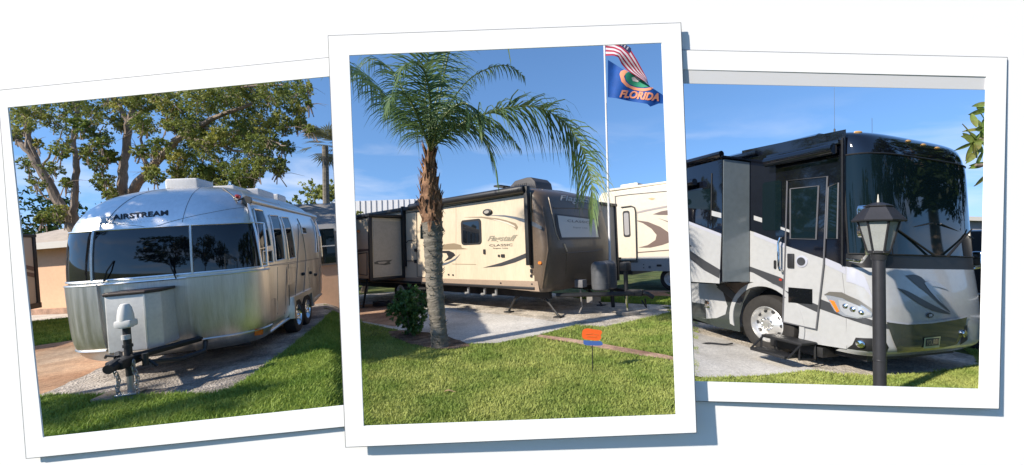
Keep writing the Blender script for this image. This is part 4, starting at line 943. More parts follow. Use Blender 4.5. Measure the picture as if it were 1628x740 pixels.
mb = MB(); mb.box(.15, al, -2.3, -.1, .5, 1.12); mb.build('chassis', BLACK, fw5)
for nm, poly, m_ in (('grey_swoosh', [(1003, 340), (1025, 334), (1061, 327), (1061, 330), (1030, 336), (1012, 340)], mat('grey_swoosh', (.33, .29, .28), .4)), ('brown_swoosh', [(1038, 341), (1052, 336), (1064, 334), (1064, 342), (1048, 342)], BROWND),
    ('brown_crescent', [(1008, 350), (1030, 353), (1050, 361), (1066, 372), (1066, 385), (1052, 390), (1034, 394), (1015, 394), (1030, 390), (1042, 382), (1044, 374), (1036, 364), (1022, 355)], BROWND), ('thin_swoosh', [(1046, 347), (1062, 352), (1062, 353.5)], BROWND),
    ('bottom_line', [(985, 416), (1014, 416), (1014, 417.5), (985, 417.5)], BLACK), ('belt_line', [(1014, 401), (1066, 397), (1066, 398.5), (1014, 402.5)], BROWND)):
    skin(nm, F0, poly, m_, fw5, .006)
d5 = skin('door', F0, [(990, 329), (1009, 328), (1013, 335), (1014, 414), (988, 415)], CREAM2, fw5, .01)
line('door_rail', R5, F0, [(988, 330), (1004, 328), (1009, 330), (1011, 337), (1013, 414), (986, 415)], .022, DARKFR, d5, .04)
wf = skin('window_frame', F0, rpx(F0, 990, 336, 1003, 377, .08), BLACK, d5, .018, px=False); skin('pane', F0, rpx(F0, 992, 339, 1001, 374, .06), mat('frosted', (.34, .33, .33), .25), wf, .022, px=False)
for p_ in ([(978, 312), (1000, 309), (1066, 303)], [(978, 312), (979, 330)]): line('trim_rail', R5, F0, p_, .022, mat('grey_trim', (.30, .28, .26), .4), fw5, .01)
skin('round_emblem', F0, [(1030, 316), (1036, 314.5), (1042, 316), (1036, 318.5)], mat('gold_emblem', (.5, .38, .2), .4), fw5, .008)
for x, y, w_, h_ in ((1023.5, 421, 1.6, 1.8), (1023.5, 426, 1.6, 1.8), (1033, 425, 4, 4), (1048, 422.5, 8, 3.4)): skin('service_hatch', F0, rpx(F0, x - w_ / 2, y - h_ / 2, x + w_ / 2, y + h_ / 2, .02), BLACK if w_ != 4 else BLUEG, fw5, .01, px=False)
for a_ in (-1.2, -2.2): wheel(fw5, a_, -.2, .38, .22, 1, WHITEP)

# neighbour's long white metal roof behind, left
def house(name, label, cat, pl, p0, p1, depth, wall_h, roof_h, wall_m, roof_m, over=.35, hip=True):
    """gabled/hipped box whose front wall runs p0->p1 on the plot's ground"""
    a = (V(p1) - V(p0)); Lg = a.length; a.normalize(); n = V((-a.y, a.x, 0)); m_ = Matrix((a, n, V((0, 0, 1)))).transposed().to_4x4(); m_.translation = V(p0)
    t = thing(name, label, cat, pl.M @ m_)
    mb = MB(); mb.box(0, Lg, 0, depth, -.6, wall_h); mb.build('wall', wall_m, t, smooth=False)
    mb = MB(); o_ = over; z0 = wall_h + .02; x0, x1, y0, y1 = -o_, Lg + o_, -o_, depth + o_; ym = depth / 2; hx = depth / 2 if hip else 0
    vs = [(x0, y0, z0), (x1, y0, z0), (x1, y1, z0), (x0, y1, z0), (x0 + hx, ym, z0 + roof_h), (x1 - hx, ym, z0 + roof_h)]
    vs += [(x, y, z - .14) for x, y, z in vs[:4]]
    mb.add(vs, [(0, 1, 5, 4), (1, 2, 5), (2, 3, 4, 5), (3, 0, 4), (0, 6, 7, 1), (1, 7, 8, 2), (2, 8, 9, 3), (3, 9, 6, 0), (6, 9, 8, 7)])
    rf = mb.build('roof', roof_m, t, smooth=False)
    mb = MB(); mb.box(x0 - .02, x1 + .02, y0 - .03, y0 - .005, z0 - .17, z0 + .02); mb.build('fascia', mat('fascia', (.62, .58, .52), .6), rf)
    return t, Lg
a = PM.ground(560, 452); b = PM.ground(735, 436); a = PM.at(548, 400, 21); b = PM.at(735, 400, 21); a.z = b.z = 0
t, Lg = house('metal_building', 'low building with a ribbed white metal roof behind the cream trailer', 'building', PM, a, b, 5, 2.9, .1, mat('pale_wall', (.5, .48, .44), .8), mat('white_metal_roof', (.72, .72, .74), .4), hip=False)
mb = MB(); yt = PM.at(565, 322, 21).z; mb.box(-.4, Lg + .4, -.5, -.45, 2.95, yt, 0); mb.build('roof_panel', mat('white_ribbed_metal', (.70, .71, .74), .45), t, smooth=False)
mb = MB()
for k in range(int(Lg / .28)): mb.box(-.4 + k * .28, -.36 + k * .28, -.53, -.5, 2.95, yt)
o = mb.build('rib', mat('rib_grey', (.45, .46, .50), .5), t, smooth=False)

# =================================================================== SILVER TRAILER (left plot)
RL = Rig(PL, (658, 380), (478, 527)); WL = 2.14
ar = thing('silver_trailer', 'riveted polished-aluminium travel trailer with a wraparound dark front window and AIRSTREAM across its brow', 'trailer', RL.M)
NL = Loft(RL, WL / 2 + .03, -1.45, .52, 2.7, [(.25, .94, .22), (.34, 1.03, .10), (.50, 1.075, .04), (.85, 1.09, .01), (1.27, 1.10, .0), (1.60, 1.095, .02), (1.88, 1.07, .06), (2.05, 1.025, .13), (2.20, .955, .25), (2.34, .84, .44), (2.45, .65, .74), (2.51, .36, 1.05), (2.53, .06, 1.30)], -1.6, 4.4)
# here t=-1 is n=0 (the visible flank) : flip so that + is the visible side
AEND = 2.05
def hull(mb, off=0., mi=0):
    nu = 40; nv = 44
    mb.grid(lambda u, v: NL.pt(-1 + 2 * u, v, off), nu, nv, mi)
    for sgn in (-1, 1):
        mb.grid(lambda u, v: NL.raw(sgn, v).lerp(rear(sgn, v), u), 14, nv, mi)
    mb.grid(lambda u, v: rear(-1 + 2 * u, v), nu, nv, mi)
def rear(t, v):
    p = NL.raw(t, v); z, hw, ins = NL.sec(v); e = NL.raw(math.copysign(1, t) if t else 1, v)
    return V((AEND - .1 + (-(p.x - (NL.A0 + ins)) - ins), p.y, p.z))
mb = MB(); hull(mb); c0 = [NL.pt(-1 + 2 * i / 40, 0) for i in range(41)] + [rear(1 - 2 * i / 40, 0) for i in range(41)]
mb.add(c0, [tuple(range(len(c0)))]); 
for k in range(60):
    t_ = -.9 + 1.85 * k / 59; vv = NL.at_z(1.875) + .035; c_ = NL.pt(t_, vv, .0); ax = NL.pt(t_, vv, .1) - c_; mb.lathe([(.005, 0), (.004, .003), (.001, .004)], c_, ax, 5)
mb.build('shell', ALU, ar, angle=60)
SG = -1 if RL.px(NL.raw(-1, .4))[0] > RL.px(NL.raw(1, .4))[0] else 1       # which sign of t is the visible flank
class Flank:
    rig = RL
    step = (.12, .05)
    """visible flank of the hull: u = distance behind the nose corner, v = section parameter"""
    def __init__(s): s.g = None
    def raw(s, u, v): return NL.raw(SG, v).lerp(rear(SG, v), max(0, u) / (AEND + 1.1)) if u >= 0 else NL.raw(SG * (1 + u), v)
    def pt(s, u, v, off=0.):
        e = 1e-3; p = s.raw(u, v); nn = (s.raw(u + e, v) - s.raw(u - e, v)).cross(s.raw(u, min(1, v + e)) - s.raw(u, max(0, v - e)))
        nn.normalize()
        if nn.dot(V((0, p.y - WL / 2, (p.z - 1.2) * .5))) < 0: nn = -nn
        return p + nn * off
    def uv(s, px, py):
        if s.g is None: s.g = np.array([(*RL.px(s.raw(-.5 + i / 200 * (AEND + 1.6), j / 120)), -.5 + i / 200 * (AEND + 1.6), j / 120) for i in range(201) for j in range(100)])
        d = (s.g[:, 0] - px) ** 2 + (s.g[:, 1] - py) ** 2; i = int(np.argmin(d)); return refine(s, px, py, float(s.g[i, 2]), float(s.g[i, 3]), -.5, AEND + 1.1)
FK = Flank(); NL.tm = (-1.0, 1.0); NL.step = (.05, .06)
zv = NL.at_z
# front glazing: three curved panes in a bright frame
vb, vt = zv(1.285), zv(1.875); S_ = SG
def bar(name, t0, t1, v0, v1, r, m_, par, off=.012, n=24, seg=6):
    mb = MB(); mb.tube([NL.pt(t0 + (t1 - t0) * i / n, v0 + (v1 - v0) * i / n, off) for i in range(n + 1)], r, seg); return mb.build(name, m_, par)
tA = NL.uv(148, 410)[0]; tB = NL.uv(305, 395)[0]
for t0, t1 in ((-S_ * .97, tA - S_ * .008 * 0), (tA, tB), (tB, S_ * .985)):
    mb = MB(); NL.shell(mb, t0, t1, vb, vt, 26, 14, .014, thick=.014); gl = mb.build('window_pane', GLASS, ar, angle=60)
for v_ in (vb, vt): bar('window_frame', -S_ * .98, S_ * .99, v_, v_, .013, ALU, ar, .016, 50)
for t_ in (tA, tB, -S_ * .975, S_ * .988): bar('window_post', t_, t_, vb, vt, .017, ALU, ar, .018, 8)
# segment seams and rivets on the dome
SEAM = mat('seam_grey', (.25, .24, .23), .4, .8)
tC = NL.uv(170, 350)[0]; tD = NL.uv(290, 352)[0]
for t0, t1, v1 in ((tD, tD * .8 + S_ * .12, .93), (tC, tC * .8, .9), (S_ * .80, S_ * .82, .8)):
    bar('seam', t0, t1, vt + .02, v1, .0035, SEAM, ar, .001, 14, 4)
mb = MB(); mb.tube([NL.pt(S_ * (-.9 + 1.9 * i / 30), vt + .13 * abs(math.sin((-.9 + 1.9 * i / 30) * 1.4)) * (1 if (-.9 + 1.9 * i / 30) > 0 else .6), .001) for i in range(31)], .003, 4); mb.build('seam', SEAM, ar)
mb = MB()
for t_ in (tC, tD):
    for k in range(9):
        c_ = NL.pt(t_ + S_ * .02, vt + .03 + k * .03, .0); ax = NL.pt(t_ + S_ * .02, vt + .03 + k * .03, .1) - c_; mb.lathe([(.004, 0), (.0035, .001), (.001, .002)], c_, ax, 6)
mb.build('rivet_row', ALU, ar)
LETB = mat('black_letters', (.012, .011, .011), .35)
textpx('lettering', 'AIRSTREAM', NL, [(179, 342), (267.5, 334.5), (267.5, 342.5), (179.5, 350.5)], LETB, ar, .006, bold=.03)
# lower front: central panel plus two bulging corner guards
rub = zv(.42)
for t0, t1, in ((-S_ * 1.0, NL.uv(163, 500)[0]), (NL.uv(303, 500)[0], S_ * 1.0)):
    mb = MB(); NL.shell(mb, t0, t1, 0.02, zv(1.20), 24, 16, .035, thick=.035); cg = mb.build('corner_guard', ALUB, ar, angle=60)
    bar('rub_strip', t0, t1, rub, rub, .012, ALU, cg, .04, 24); bar('edge_bead', t0, t1, zv(1.20), zv(1.20), .010, ALU, cg, .036, 24)
mb = MB(); NL.shell(mb, NL.uv(163, 500)[0], NL.uv(303, 500)[0], zv(.40), zv(1.2), 16, 12, .006, thick=.004); fp_ = mb.build('front_panel', ALUB, ar, angle=60)
bar('rub_strip', NL.uv(163, 500)[0], NL.uv(303, 500)[0], rub, rub, .012, ALU, fp_, .012, 24)
bar('belt_moulding', -S_, S_, zv(1.24), zv(1.24), .014, ALU, ar, .02, 50)
skin('marker_light', FK if False else NL, [(402, 522), (414, 520.5), (414, 529), (402, 530.5)], AMBER, ar, .05)
t_, v_ = NL.uv(378, 313); mb = MB(); c_ = NL.pt(t_, v_, .0); ax = NL.pt(t_, v_, .1) - c_; mb.lathe([(.04, 0), (.035, .02), (.001, .028)], c_, ax, 14); mb.build('roof_marker', RED, ar)
# flank windows, door details, awning
def flank_window(poly, **k):
    w_ = skin('side_window', FK, poly, GLASSB, ar, .010); q_ = [FK.uv(*p) for p in poly]; q_ = densify(q_, .1, .06); mb = MB()
    mb.tube([FK.pt(u, v, .012) for u, v in q_] + [FK.pt(*q_[0], .012)], .011, 6, caps=False); mb.build('window_frame', ALU, w_)
for poly in ([(402, 333), (416, 336), (430, 391), (411, 396)], [(416, 400), (431, 398.5), (432.5, 417), (417, 418.5)], [(427, 343), (440.5, 344), (452, 412), (437.5, 415.5)], [(445.5, 346), (457, 347), (469, 410), (458, 412.5)], [(494, 349), (499.5, 349.5), (506, 401), (502, 401.5)], [(478, 362), (485, 363), (487, 372), (480, 372)]):
    flank_window(poly)
def fline(name, pts, r, m_, off=.006, par=None):
    mb = MB(); q_ = [FK.uv(*p) for p in pts]; q_ = densify(q_ + [q_[-1]], .15, .05); mb.tube([FK.pt(u, v, off) for u, v in q_[:-0 or None]], r, 5); mb.build(name, m_, par or ar)
for x0_, x1_ in ((421, 424), (441, 441), (455, 452), (490, 488), (508, 506)):
    fline('panel_seam', [(x0_, 425), (x1_, 500)], .003, SEAM, .002)
fline('belt_seam', [(416, 424), (460, 420), (518, 410)], .004, SEAM, .003)
fline('door_seam', [(472, 348), (486, 412), (482, 470), (468, 480)], .006, SEAM); fline('panel_seam', [(458, 420), (460, 486)], .005, SEAM)
hatch = skin('storage_hatch', FK, [(428, 478), (434, 474), (438, 475), (437, 508), (430, 512), (427, 509)], ALUB, ar, .012)
skin('storage_hatch', FK, [(456, 428), (470, 424), (469, 450), (456, 454)], ALUB, ar, .008)
mb = MB(); mb.box(0, .03, 0, .03, 0, .01)
mb = MB(); q_ = [FK.pt(*FK.uv(427, 527), .02), FK.pt(*FK.uv(470, 497), .02), FK.pt(*FK.uv(512, 468), .02)]; mb.tube(q_, .022, 6); mb.build('rub_strip', ALU, ar)
for x, y in ((480, 436), (492, 434), (500, 437)):
    u, v = FK.uv(x, y); c_ = FK.pt(u, v, .0); mb = MB(); mb.lathe([(.03, 0), (.03, .03), (.02, .05), (.001, .052)], c_, FK.pt(u, v, .1) - c_, 10); mb.build('door_hardware', BLACK, ar)
A0_ = V((-1.36, 0, 0)); y0_ = .16
pA = RL.e + RL.ray(393, 319) * ((y0_ - RL.e.y) / RL.ray(393, 319).y); pB = RL.e + RL.ray(500, 346) * ((y0_ - RL.e.y) / RL.ray(500, 346).y)
aw = bpy.data.objects.new('awning', None); C.objects.link(aw); aw.parent = ar
mb = MB(); mb.tube([pA, pB], .055, 14); mb.tube([pA + V((.02, .05, .07)), pB + V((0, .05, .07))], .02, 6); mb.build('roll', mat('awning_metal', (.62, .60, .57), .3, .8), aw)
for pp, b_ in ((pA, (412, 425)), (pB, (512, 408))):
    mb = MB(); e_ = FK.pt(*FK.uv(*b_), .04); mid = FK.pt(*FK.uv((RL.px(pp)[0] + b_[0]) / 2, (RL.px(pp)[1] + b_[1]) / 2), .05); mb.tube([pp, mid, e_], .016, 6); mb.build('arm', ALU, aw)
mb = MB(); mb.lathe([(.001, -.03), (.06, -.03), (.06, .02), (.001, .02)], pA, (pB - pA), 14); mb.build('end_cap', mat('end_cap_dark', (.10, .09, .08), .4), aw)
# wheels (under an arch) and underbody
for a_ in (.0, .62): wheel(ar, a_, .10, .30, .2, -1, CHROME, fine=True)
mb = MB(); mb.prism([(-.38, .3), (-.34, .66), (.96, .66), (1.0, .3), (.9, .3), (.86, .58), (-.24, .58), (-.28, .3)], -.03, .06, lambda u, v, t: V((u, t, v))); mb.build('wheel_arch', ALU, ar)
mb = MB(); mb.box(-1.5, AEND - .2, .25, WL - .25, .18, .36, .02); mb.build('chassis', BLACK, ar)
# front gear: battery box, jack with cover, coupler, chains, tongue
bx = MB(); pr = [(.66, 0), (.74, -.22), (1.30, -.22), (1.55, .14), (.50, .14)]
bx = MB(); bx.prism([(-1.95, .62), (-2.34, .72), (-2.40, 1.18), (-2.40, 1.30), (-1.95, 1.30)], .30, .62, lambda u, v, t: V((u, t, v)))
bxp = [(-1.9, 1.42), (-2.24, 1.42), (-2.36, 1.37), (-2.36, .98), (-2.24, .89), (-1.9, .89)]
bx = MB(); bx.prism(bxp, .45, 1.10, lambda u, v, t: V((u, v, t)), bev=.012); bx = bx.build('battery_box', mat('box_metal', (.72, .70, .66), .42, .35, var=.1, vscale=3, rvar=.1), ar, smooth=True)
mb = MB(); mb.prism([(-1.9, 1.44), (-2.25, 1.44), (-2.38, 1.38), (-2.38, .97), (-2.25, .87), (-1.9, .87)], 1.10, 1.135, lambda u, v, t: V((u, v, t)), bev=.012); mb.build('lid', mat('lid_brown', (.05, .035, .03), .5), bx)
mb = MB(); mb.box(-2.366, -2.350, .985, 1.0, .46, 1.09); mb.build('trim', ALU, bx)
J = V((-2.62, 1.03, 0))
mb = MB(); mb.tube([J + V((0, 0, .24)), J + V((0, 0, .6)), J + V((0, 0, .8))], .036, 12); mb.tube([J + V((0, 0, .55)), J + V((0, 0, .58))], .046, 12); mb.build('jack_post', BLACK, ar)
mb = MB(); mb.tube([J + V((0, 0, .04)), J + V((0, 0, .3))], .03, 10); mb.box(J.x - .1, J.x + .1, J.y - .1, J.y + .1, .045, .07, .01); mb.build('jack_foot', mat('galvanised', (.40, .40, .40), .4, .8), ar)
mb = MB(); mb.lathe([(.001, .76), (.062, .765), (.074, .80), (.070, .90), (.056, .98), (.036, 1.02), (.001, 1.03)], (J.x, J.y, 0), (0, 0, 1), 18); mb.box(J.x - .075, J.x + .07, J.y - .078, J.y + .078, .77, .85, .025); mb.build('jack_cover', mat('cover_white', (.72, .70, .66), .6), ar)
mb = MB(); mb.tube([J + V((-.02, 0, .64)), J + V((-.02, 0, .69))], .040, 12); mb.build('jack_label', WHITEP, ar)
mb = MB()
for s_ in (-1, 1): mb.tube([V((-1.7, 1.12 + s_ * .55, .42)), V((-2.65, 1.05 + s_ * .06, .44))], .04, 6)
mb.box(-2.85, -2.45, .95, 1.11, .36, .46, .02); mb.tube([V((-2.8, 1.03, .42)), V((-2.93, 1.03, .40))], [.06, .05], 10); mb.build('hitch_frame', DARKFR, ar)
mb = MB(); mb.tube([V((-2.6, .95, .42)), V((-2.6, .86, .38)), V((-2.6, .78, .30))], .015, 6); mb.build('lever', BLACK, ar); mb = MB(); mb.tube([V((-2.7, 1.1, .48)), V((-2.7, 1.18, .50)), V((-2.65, 1.22, .47))], .014, 6); mb.tube([V((-2.62, .88, .46)), V((-2.62, .88, .33))], .03, 8); mb.build('hitch_hardware', BLACK, ar)
for s_, n_ in ((1.10, 11), (.93, 11)):
    mb = MB()
    for k in range(n_):
        c_ = V((-2.72 + .004 * k, s_ + .012 * math.sin(k), .40 - k * .036)); ring = []
        for q in range(9):
            an = 2 * math.pi * q / 8; ring.append(c_ + (V((0, math.cos(an) * .018, math.sin(an) * .03)) if k % 2 else V((math.cos(an) * .018, 0, math.sin(an) * .03))))
        mb.tube(ring, .0065, 5, caps=False)
    mb.build('safety_chain', mat('galvanised', (.4, .4, .4), .4, .8), ar)
mb = MB(); mb.tube([V((-1.35, 1.95, .36)), V((-1.5, 2.0, .27))], .025, 6); mb.tube([V((-1.5, 2.0, .27)), V((-1.6, 1.7, .27))], .02, 6); mb.build('step_bar', ALU, ar)
skin('white_label', NL, [(268, 548), (278, 546), (280, 559), (270, 561)], WHITEP, ar, -.15)
mb = MB(); mb.tube([V((-1.9, .62, .38)), V((-2.1, .55, .3)), V((-2.2, .75, .26)), V((-2.5, .9, .33))], .03, 8); mb.build('cable', BLACK, ar)
# windscreen tie straps
for x0, y0, x1, y1 in ((183, 415, 168, 449), (214, 415, 214, 441), (270, 412, 282, 443)):
    mb = MB(); a_ = NL.uv(x0, y0); b_ = NL.uv(x1, y1); mb.tube([NL.pt(a_[0], a_[1], .02), NL.pt((a_[0] + b_[0]) / 2, (a_[1] + b_[1]) / 2, .05), NL.pt(*b_, .03)], .008, 5)
    if x0 != 214: mb.build('strap', BLACK, ar)
# roof gear
def roofbox(a, n, L_, W_, h, z, m_, nm, bev=.05):
    mb = MB(); mb.box(a, a + L_, n - W_ / 2, n + W_ / 2, z, z + h, bev, 3); return mb.build(nm, m_, ar)
RWH = mat('roof_white', (.66, .65, .64), .5, var=.08, vscale=4)
roofbox(-1.0, 1.18, .5, .42, .20, 2.44, RWH, 'air_conditioner', .04); roofbox(-.45, .95, .8, .5, .10, 2.49, RWH, 'air_conditioner_base', .04)
roofbox(.1, .80, .8, .55, .16, 2.44, RWH, 'roof_vent', .04); roofbox(1.1, .75, .5, .5, .17, 2.44, RWH, 'roof_vent', .06)
mb = MB(); mb.lathe([(.02, 0), (.006, .03), (.005, .16), (.001, .17)], (-.95, 1.62, 2.36), (0, 0, 1), 8); mb.build('antenna', BLACK, ar)
mb = MB(); mb.tube([NL.pt(S_ * .6, .80, .02), NL.pt(S_ * .72, .66, .03), pA + V((0, 0, .05))], .012, 5); mb.build('cable', BLACK, ar)
g = RL.M @ J; gl_ = PL.Mi @ g
block(PL, gl_.x, gl_.y, .62, .26, .035, .1, 'flat wooden board under the jack of the silver trailer', mat('wood_board', (.38, .29, .22), .8, var=.4, vscale=6, stretch=(1, 8, 1)), 'wooden_board', 'board')

# houses on the left plot
PEACH = mat('peach_render', (.80, .50, .32), .9, var=.06, vscale=1.2, bump=.15, bscale=60); ROOFT = mat('beige_shingle', (.50, .42, .34), .9, var=.2, vscale=6, bump=.4, bscale=30); ROOFG = mat('grey_shingle', (.33, .31, .29), .9, var=.35, vscale=2.5, stretch=(1, 7, 1), bump=.5, bscale=25)
a = PL.ground(-10, 505); b = PL.ground(235, 492); h1, l1 = house('peach_house', 'peach rendered house with a pale low roof behind the left end of the silver trailer', 'house', PL, a, b, 5, 2.15, .95, PEACH, ROOFT, .45)
mb = MB(); mb.box(-.02, l1 + .02, -.03, -.003, -.2, .18); mb.build('plinth', mat('stained_plinth', (.55, .34, .24), .9, var=.4, vscale=5), h1)
b = PL.at(545, 400, 10.6); b.z = 0; dv = V((b.x, b.y, 0)).normalized(); a = b - V((dv.y, -dv.x, 0)) * 3.6
h2, l2 = house('grey_roof_house', 'low house with grey shingle roof and shaded windows, right of the silver trailer', 'house', PL, a, b, 4, 2.0, .75, PEACH, ROOFG, .04, hip=False)
mb = MB(); mb.box(-.02, l2, -.05, -.004, .98, 1.98); mb.build('screen_band', mat('taupe_wall', (.42, .35, .29), .8), h2)
for k in range(4):
    x_ = .12 + k * .86; mb = MB(); mb.box(x_, x_ + .72, -.075, -.052, 1.03, 1.92); wd = mb.build('window', GLASSB, h2); mb = MB(); mb.box(x_ + .33, x_ + .37, -.09, -.076, 1.03, 1.92); mb.box(x_, x_ + .72, -.091, -.077, 1.46, 1.49); mb.build('frame', WHITEP, wd)
# neighbour trailer corner, far left
RN = Rig(PL, (658, 380), (62, 488), .45)
nb = thing('neighbour_trailer', 'cream trailer corner with dark trim, cut off at far left before the peach house', 'trailer', RN.M)
mb = MB(); mb.box(-5, 0, 0, 2.4, .55, 2.30, .05); mb.build('body', mat('neighbour_cream', (.50, .45, .38), .5), nb)
mb = MB(); mb.box(-5, .05, -.03, 2.4, .42, .56, .01); mb.box(-.06, .03, -.03, 2.4, .5, 2.3, .02); mb.box(-5, .04, -.04, 2.4, 2.26, 2.34, .02); mb.build('trim', BLACK, nb)
mb = MB(); 
for z0_ in (1.55, 1.38): mb.prism([(-.08, z0_ - .05), (-.5, z0_ + .06), (-2.2, z0_ + .20), (-2.2, z0_ + .08), (-.5, z0_ - .02), (-.08, z0_ - .16)], -.016, -.003, lambda u, v, t: V((u, t, v)))
mb.build('swoosh', BROWND, nb)
wheel(nb, -1.8, .15, .32, .2, -1, WHITEP); wheel(nb, -1.8, 2.25, .32, .2, 1, WHITEP)

# =================================================================== VEGETATION
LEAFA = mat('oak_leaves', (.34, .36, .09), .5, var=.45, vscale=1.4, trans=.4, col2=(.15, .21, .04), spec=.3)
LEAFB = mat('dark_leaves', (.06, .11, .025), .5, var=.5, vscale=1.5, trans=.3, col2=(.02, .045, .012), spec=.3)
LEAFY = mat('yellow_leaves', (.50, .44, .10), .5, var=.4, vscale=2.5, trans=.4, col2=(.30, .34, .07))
BARK = mat('grey_brown_bark', (.36, .28, .22), .95, var=.45, vscale=3.5, stretch=(1, 1, .3), bump=.6, bscale=18)
def leafmesh(name, centers, radii, counts, size, material, parent=None, M=None, flat=.7, droop=.0, aspect=.45):
    P = []; 
    for c, r, n in zip(centers, radii, counts):
        d = RNG.normal(size=(n, 3)); d /= np.linalg.norm(d, axis=1)[:, None]; rr = r * RNG.uniform(.15, 1, n) ** .5
        # leaves gather in little sprays inside the clump
        k = max(1, n // 9); sp = RNG.normal(size=(k, 3)); sp /= np.linalg.norm(sp, axis=1)[:, None]; sp *= (r * RNG.uniform(.3, 1, k) ** .6)[:, None]
        p = sp[RNG.integers(0, k, n)] + d * (rr * .22)[:, None]; p[:, 2] *= flat
        P.append(p + np.array(c))
    P = np.concatenate(P); n = len(P); a = RNG.normal(size=(n, 3)); a[:, 2] -= droop; a /= np.linalg.norm(a, axis=1)[:, None]
    b = np.cross(a, RNG.normal(size=(n, 3))); b /= np.linalg.norm(b, axis=1)[:, None]; s_ = (size * RNG.uniform(.6, 1.3, n))[:, None]
    cr = np.cross(a, b) * s_ * .12
    v = np.stack([P - a * s_ * .5, P + b * s_ * aspect * .5 + cr, P + a * s_ * .5, P - b * s_ * aspect * .5 + cr], 1).reshape(-1, 3)
    i = np.arange(n) * 4; f = np.stack([i, i + 1, i + 2, i + 3], 1)
    return npmesh(name, v, f, material, parent, M)
def limb(mb, pts, r0, r1, n=5, wob=.03):
    q = catmull(pts, n); m = len(q)
    for i in range(1, m - 1): q[i] = q[i] + V((random.uniform(-wob, wob), random.uniform(-wob, wob), random.uniform(-wob, wob)))
    mb.tube(q, [r0 + (r1 - r0) * i / (m - 1) for i in range(m)], 9); return q
def generic_tree(pl, x, y, h, crown_r, label, name='broadleaf_tree', m_=LEAFB, n=9000, size=.16, trunk_r=.14, squash=1., crown_low=.35, group=None, clumps=26, M=None):
    b = pl.M @ V((x, y, 0)) if pl else V((x, y, 0)); b.z = G(b.x, b.y) - .03; t = thing(name, label, 'tree', Matrix.Translation(b), group)
    mb = MB(); top = V((random.uniform(-.2, .2), random.uniform(-.2, .2), h * .62)); limb(mb, [V((0, 0, 0)), top * .5 + V((.1, 0, 0)), top], trunk_r, trunk_r * .55)
    cs = []; rs_ = []
    for i in range(clumps):
        an = random.uniform(0, 2 * math.pi); e_ = random.uniform(-1, 1); q = math.sqrt(1 - e_ * e_) * random.uniform(.45, 1)
        c = V((math.cos(an) * q * crown_r, math.sin(an) * q * crown_r, h * (crown_low + 1) / 2 + e_ * h * (1 - crown_low) / 2 * squash * .85)); cs.append(c); rs_.append(crown_r * random.uniform(.26, .45))
        if i < 12: limb(mb, [top * random.uniform(.5, 1), (top + c) / 2 + V((0, 0, .1)), c], trunk_r * .4, .015, 3)
    mb.build('trunk', BARK, t); leafmesh('crown', cs, rs_, [max(6, int(n / clumps))] * clumps, size, m_, t); return t

# big tree behind the silver trailer: measured limbs, clumps of leaves along them
YB = 11.5
bt = thing('spreading_tree', 'large spreading tree with pale leaning limbs, rising behind the silver trailer', 'tree')
mb = MB(); at = lambda x, y, Y=YB: PL.M @ PL.at(x, y, Y)
limbs = [([(126, 480), (124, 400), (112, 352), (88, 315), (64, 268), (42, 238), (10, 205)], .16, .07), ([(122, 385), (117, 345), (119, 300), (121, 255), (117, 225), (122, 170), (126, 120)], .10, .04), ([(45, 240), (46, 215), (40, 180), (34, 140)], .07, .03),
         ([(66, 272), (48, 228), (28, 205), (6, 190)], .05, .03)]
base = None
for pts, r0, r1 in limbs: limb(mb, [at(x, y) for x, y in pts], r0, r1, 5, .025)
limb(mb, [at(172, 480, 12.4), at(185, 350, 12.4), at(194, 300, 12.3), at(198, 255, 12.2), at(203, 200, 12), at(190, 170, 12), at(168, 140, 11.5)], .17, .05)
limb(mb, [at(192, 330, 12.4), at(216, 298, 12.2), at(248, 258, 11.6), at(290, 216, 11), at(335, 190, 10.6), at(400, 165, 10.4)], .15, .04)
limb(mb, [at(203, 215, 12), at(210, 175, 12), at(222, 130, 11.8)], .09, .04); limb(mb, [at(236, 270, 11.8), at(226, 235, 11.8), at(225, 205, 11.8)], .06, .02)
limb(mb, [at(290, 216, 11), at(330, 228, 10.6), at(380, 240, 10.2), at(430, 250, 10)], .06, .015); limb(mb, [at(320, 200, 10.8), at(370, 215, 10.6), at(420, 222, 10.3), at(455, 232, 10)], .05, .012)
limb(mb, [at(300, 212, 11), at(340, 250, 10.8), at(360, 280, 10.6)], .05, .012); limb(mb, [at(205, 195, 12), at(250, 165, 11.5), at(300, 145, 11), at(360, 140, 10.5), at(450, 135, 10)], .07, .02)
limb(mb, [at(118, 260), at(145, 230), at(165, 200)], .03, .01); limb(mb, [at(64, 268), at(85, 240), at(100, 205)], .03, .01); limb(mb, [at(90, 318), at(70, 312), at(50, 290)], .03, .01)
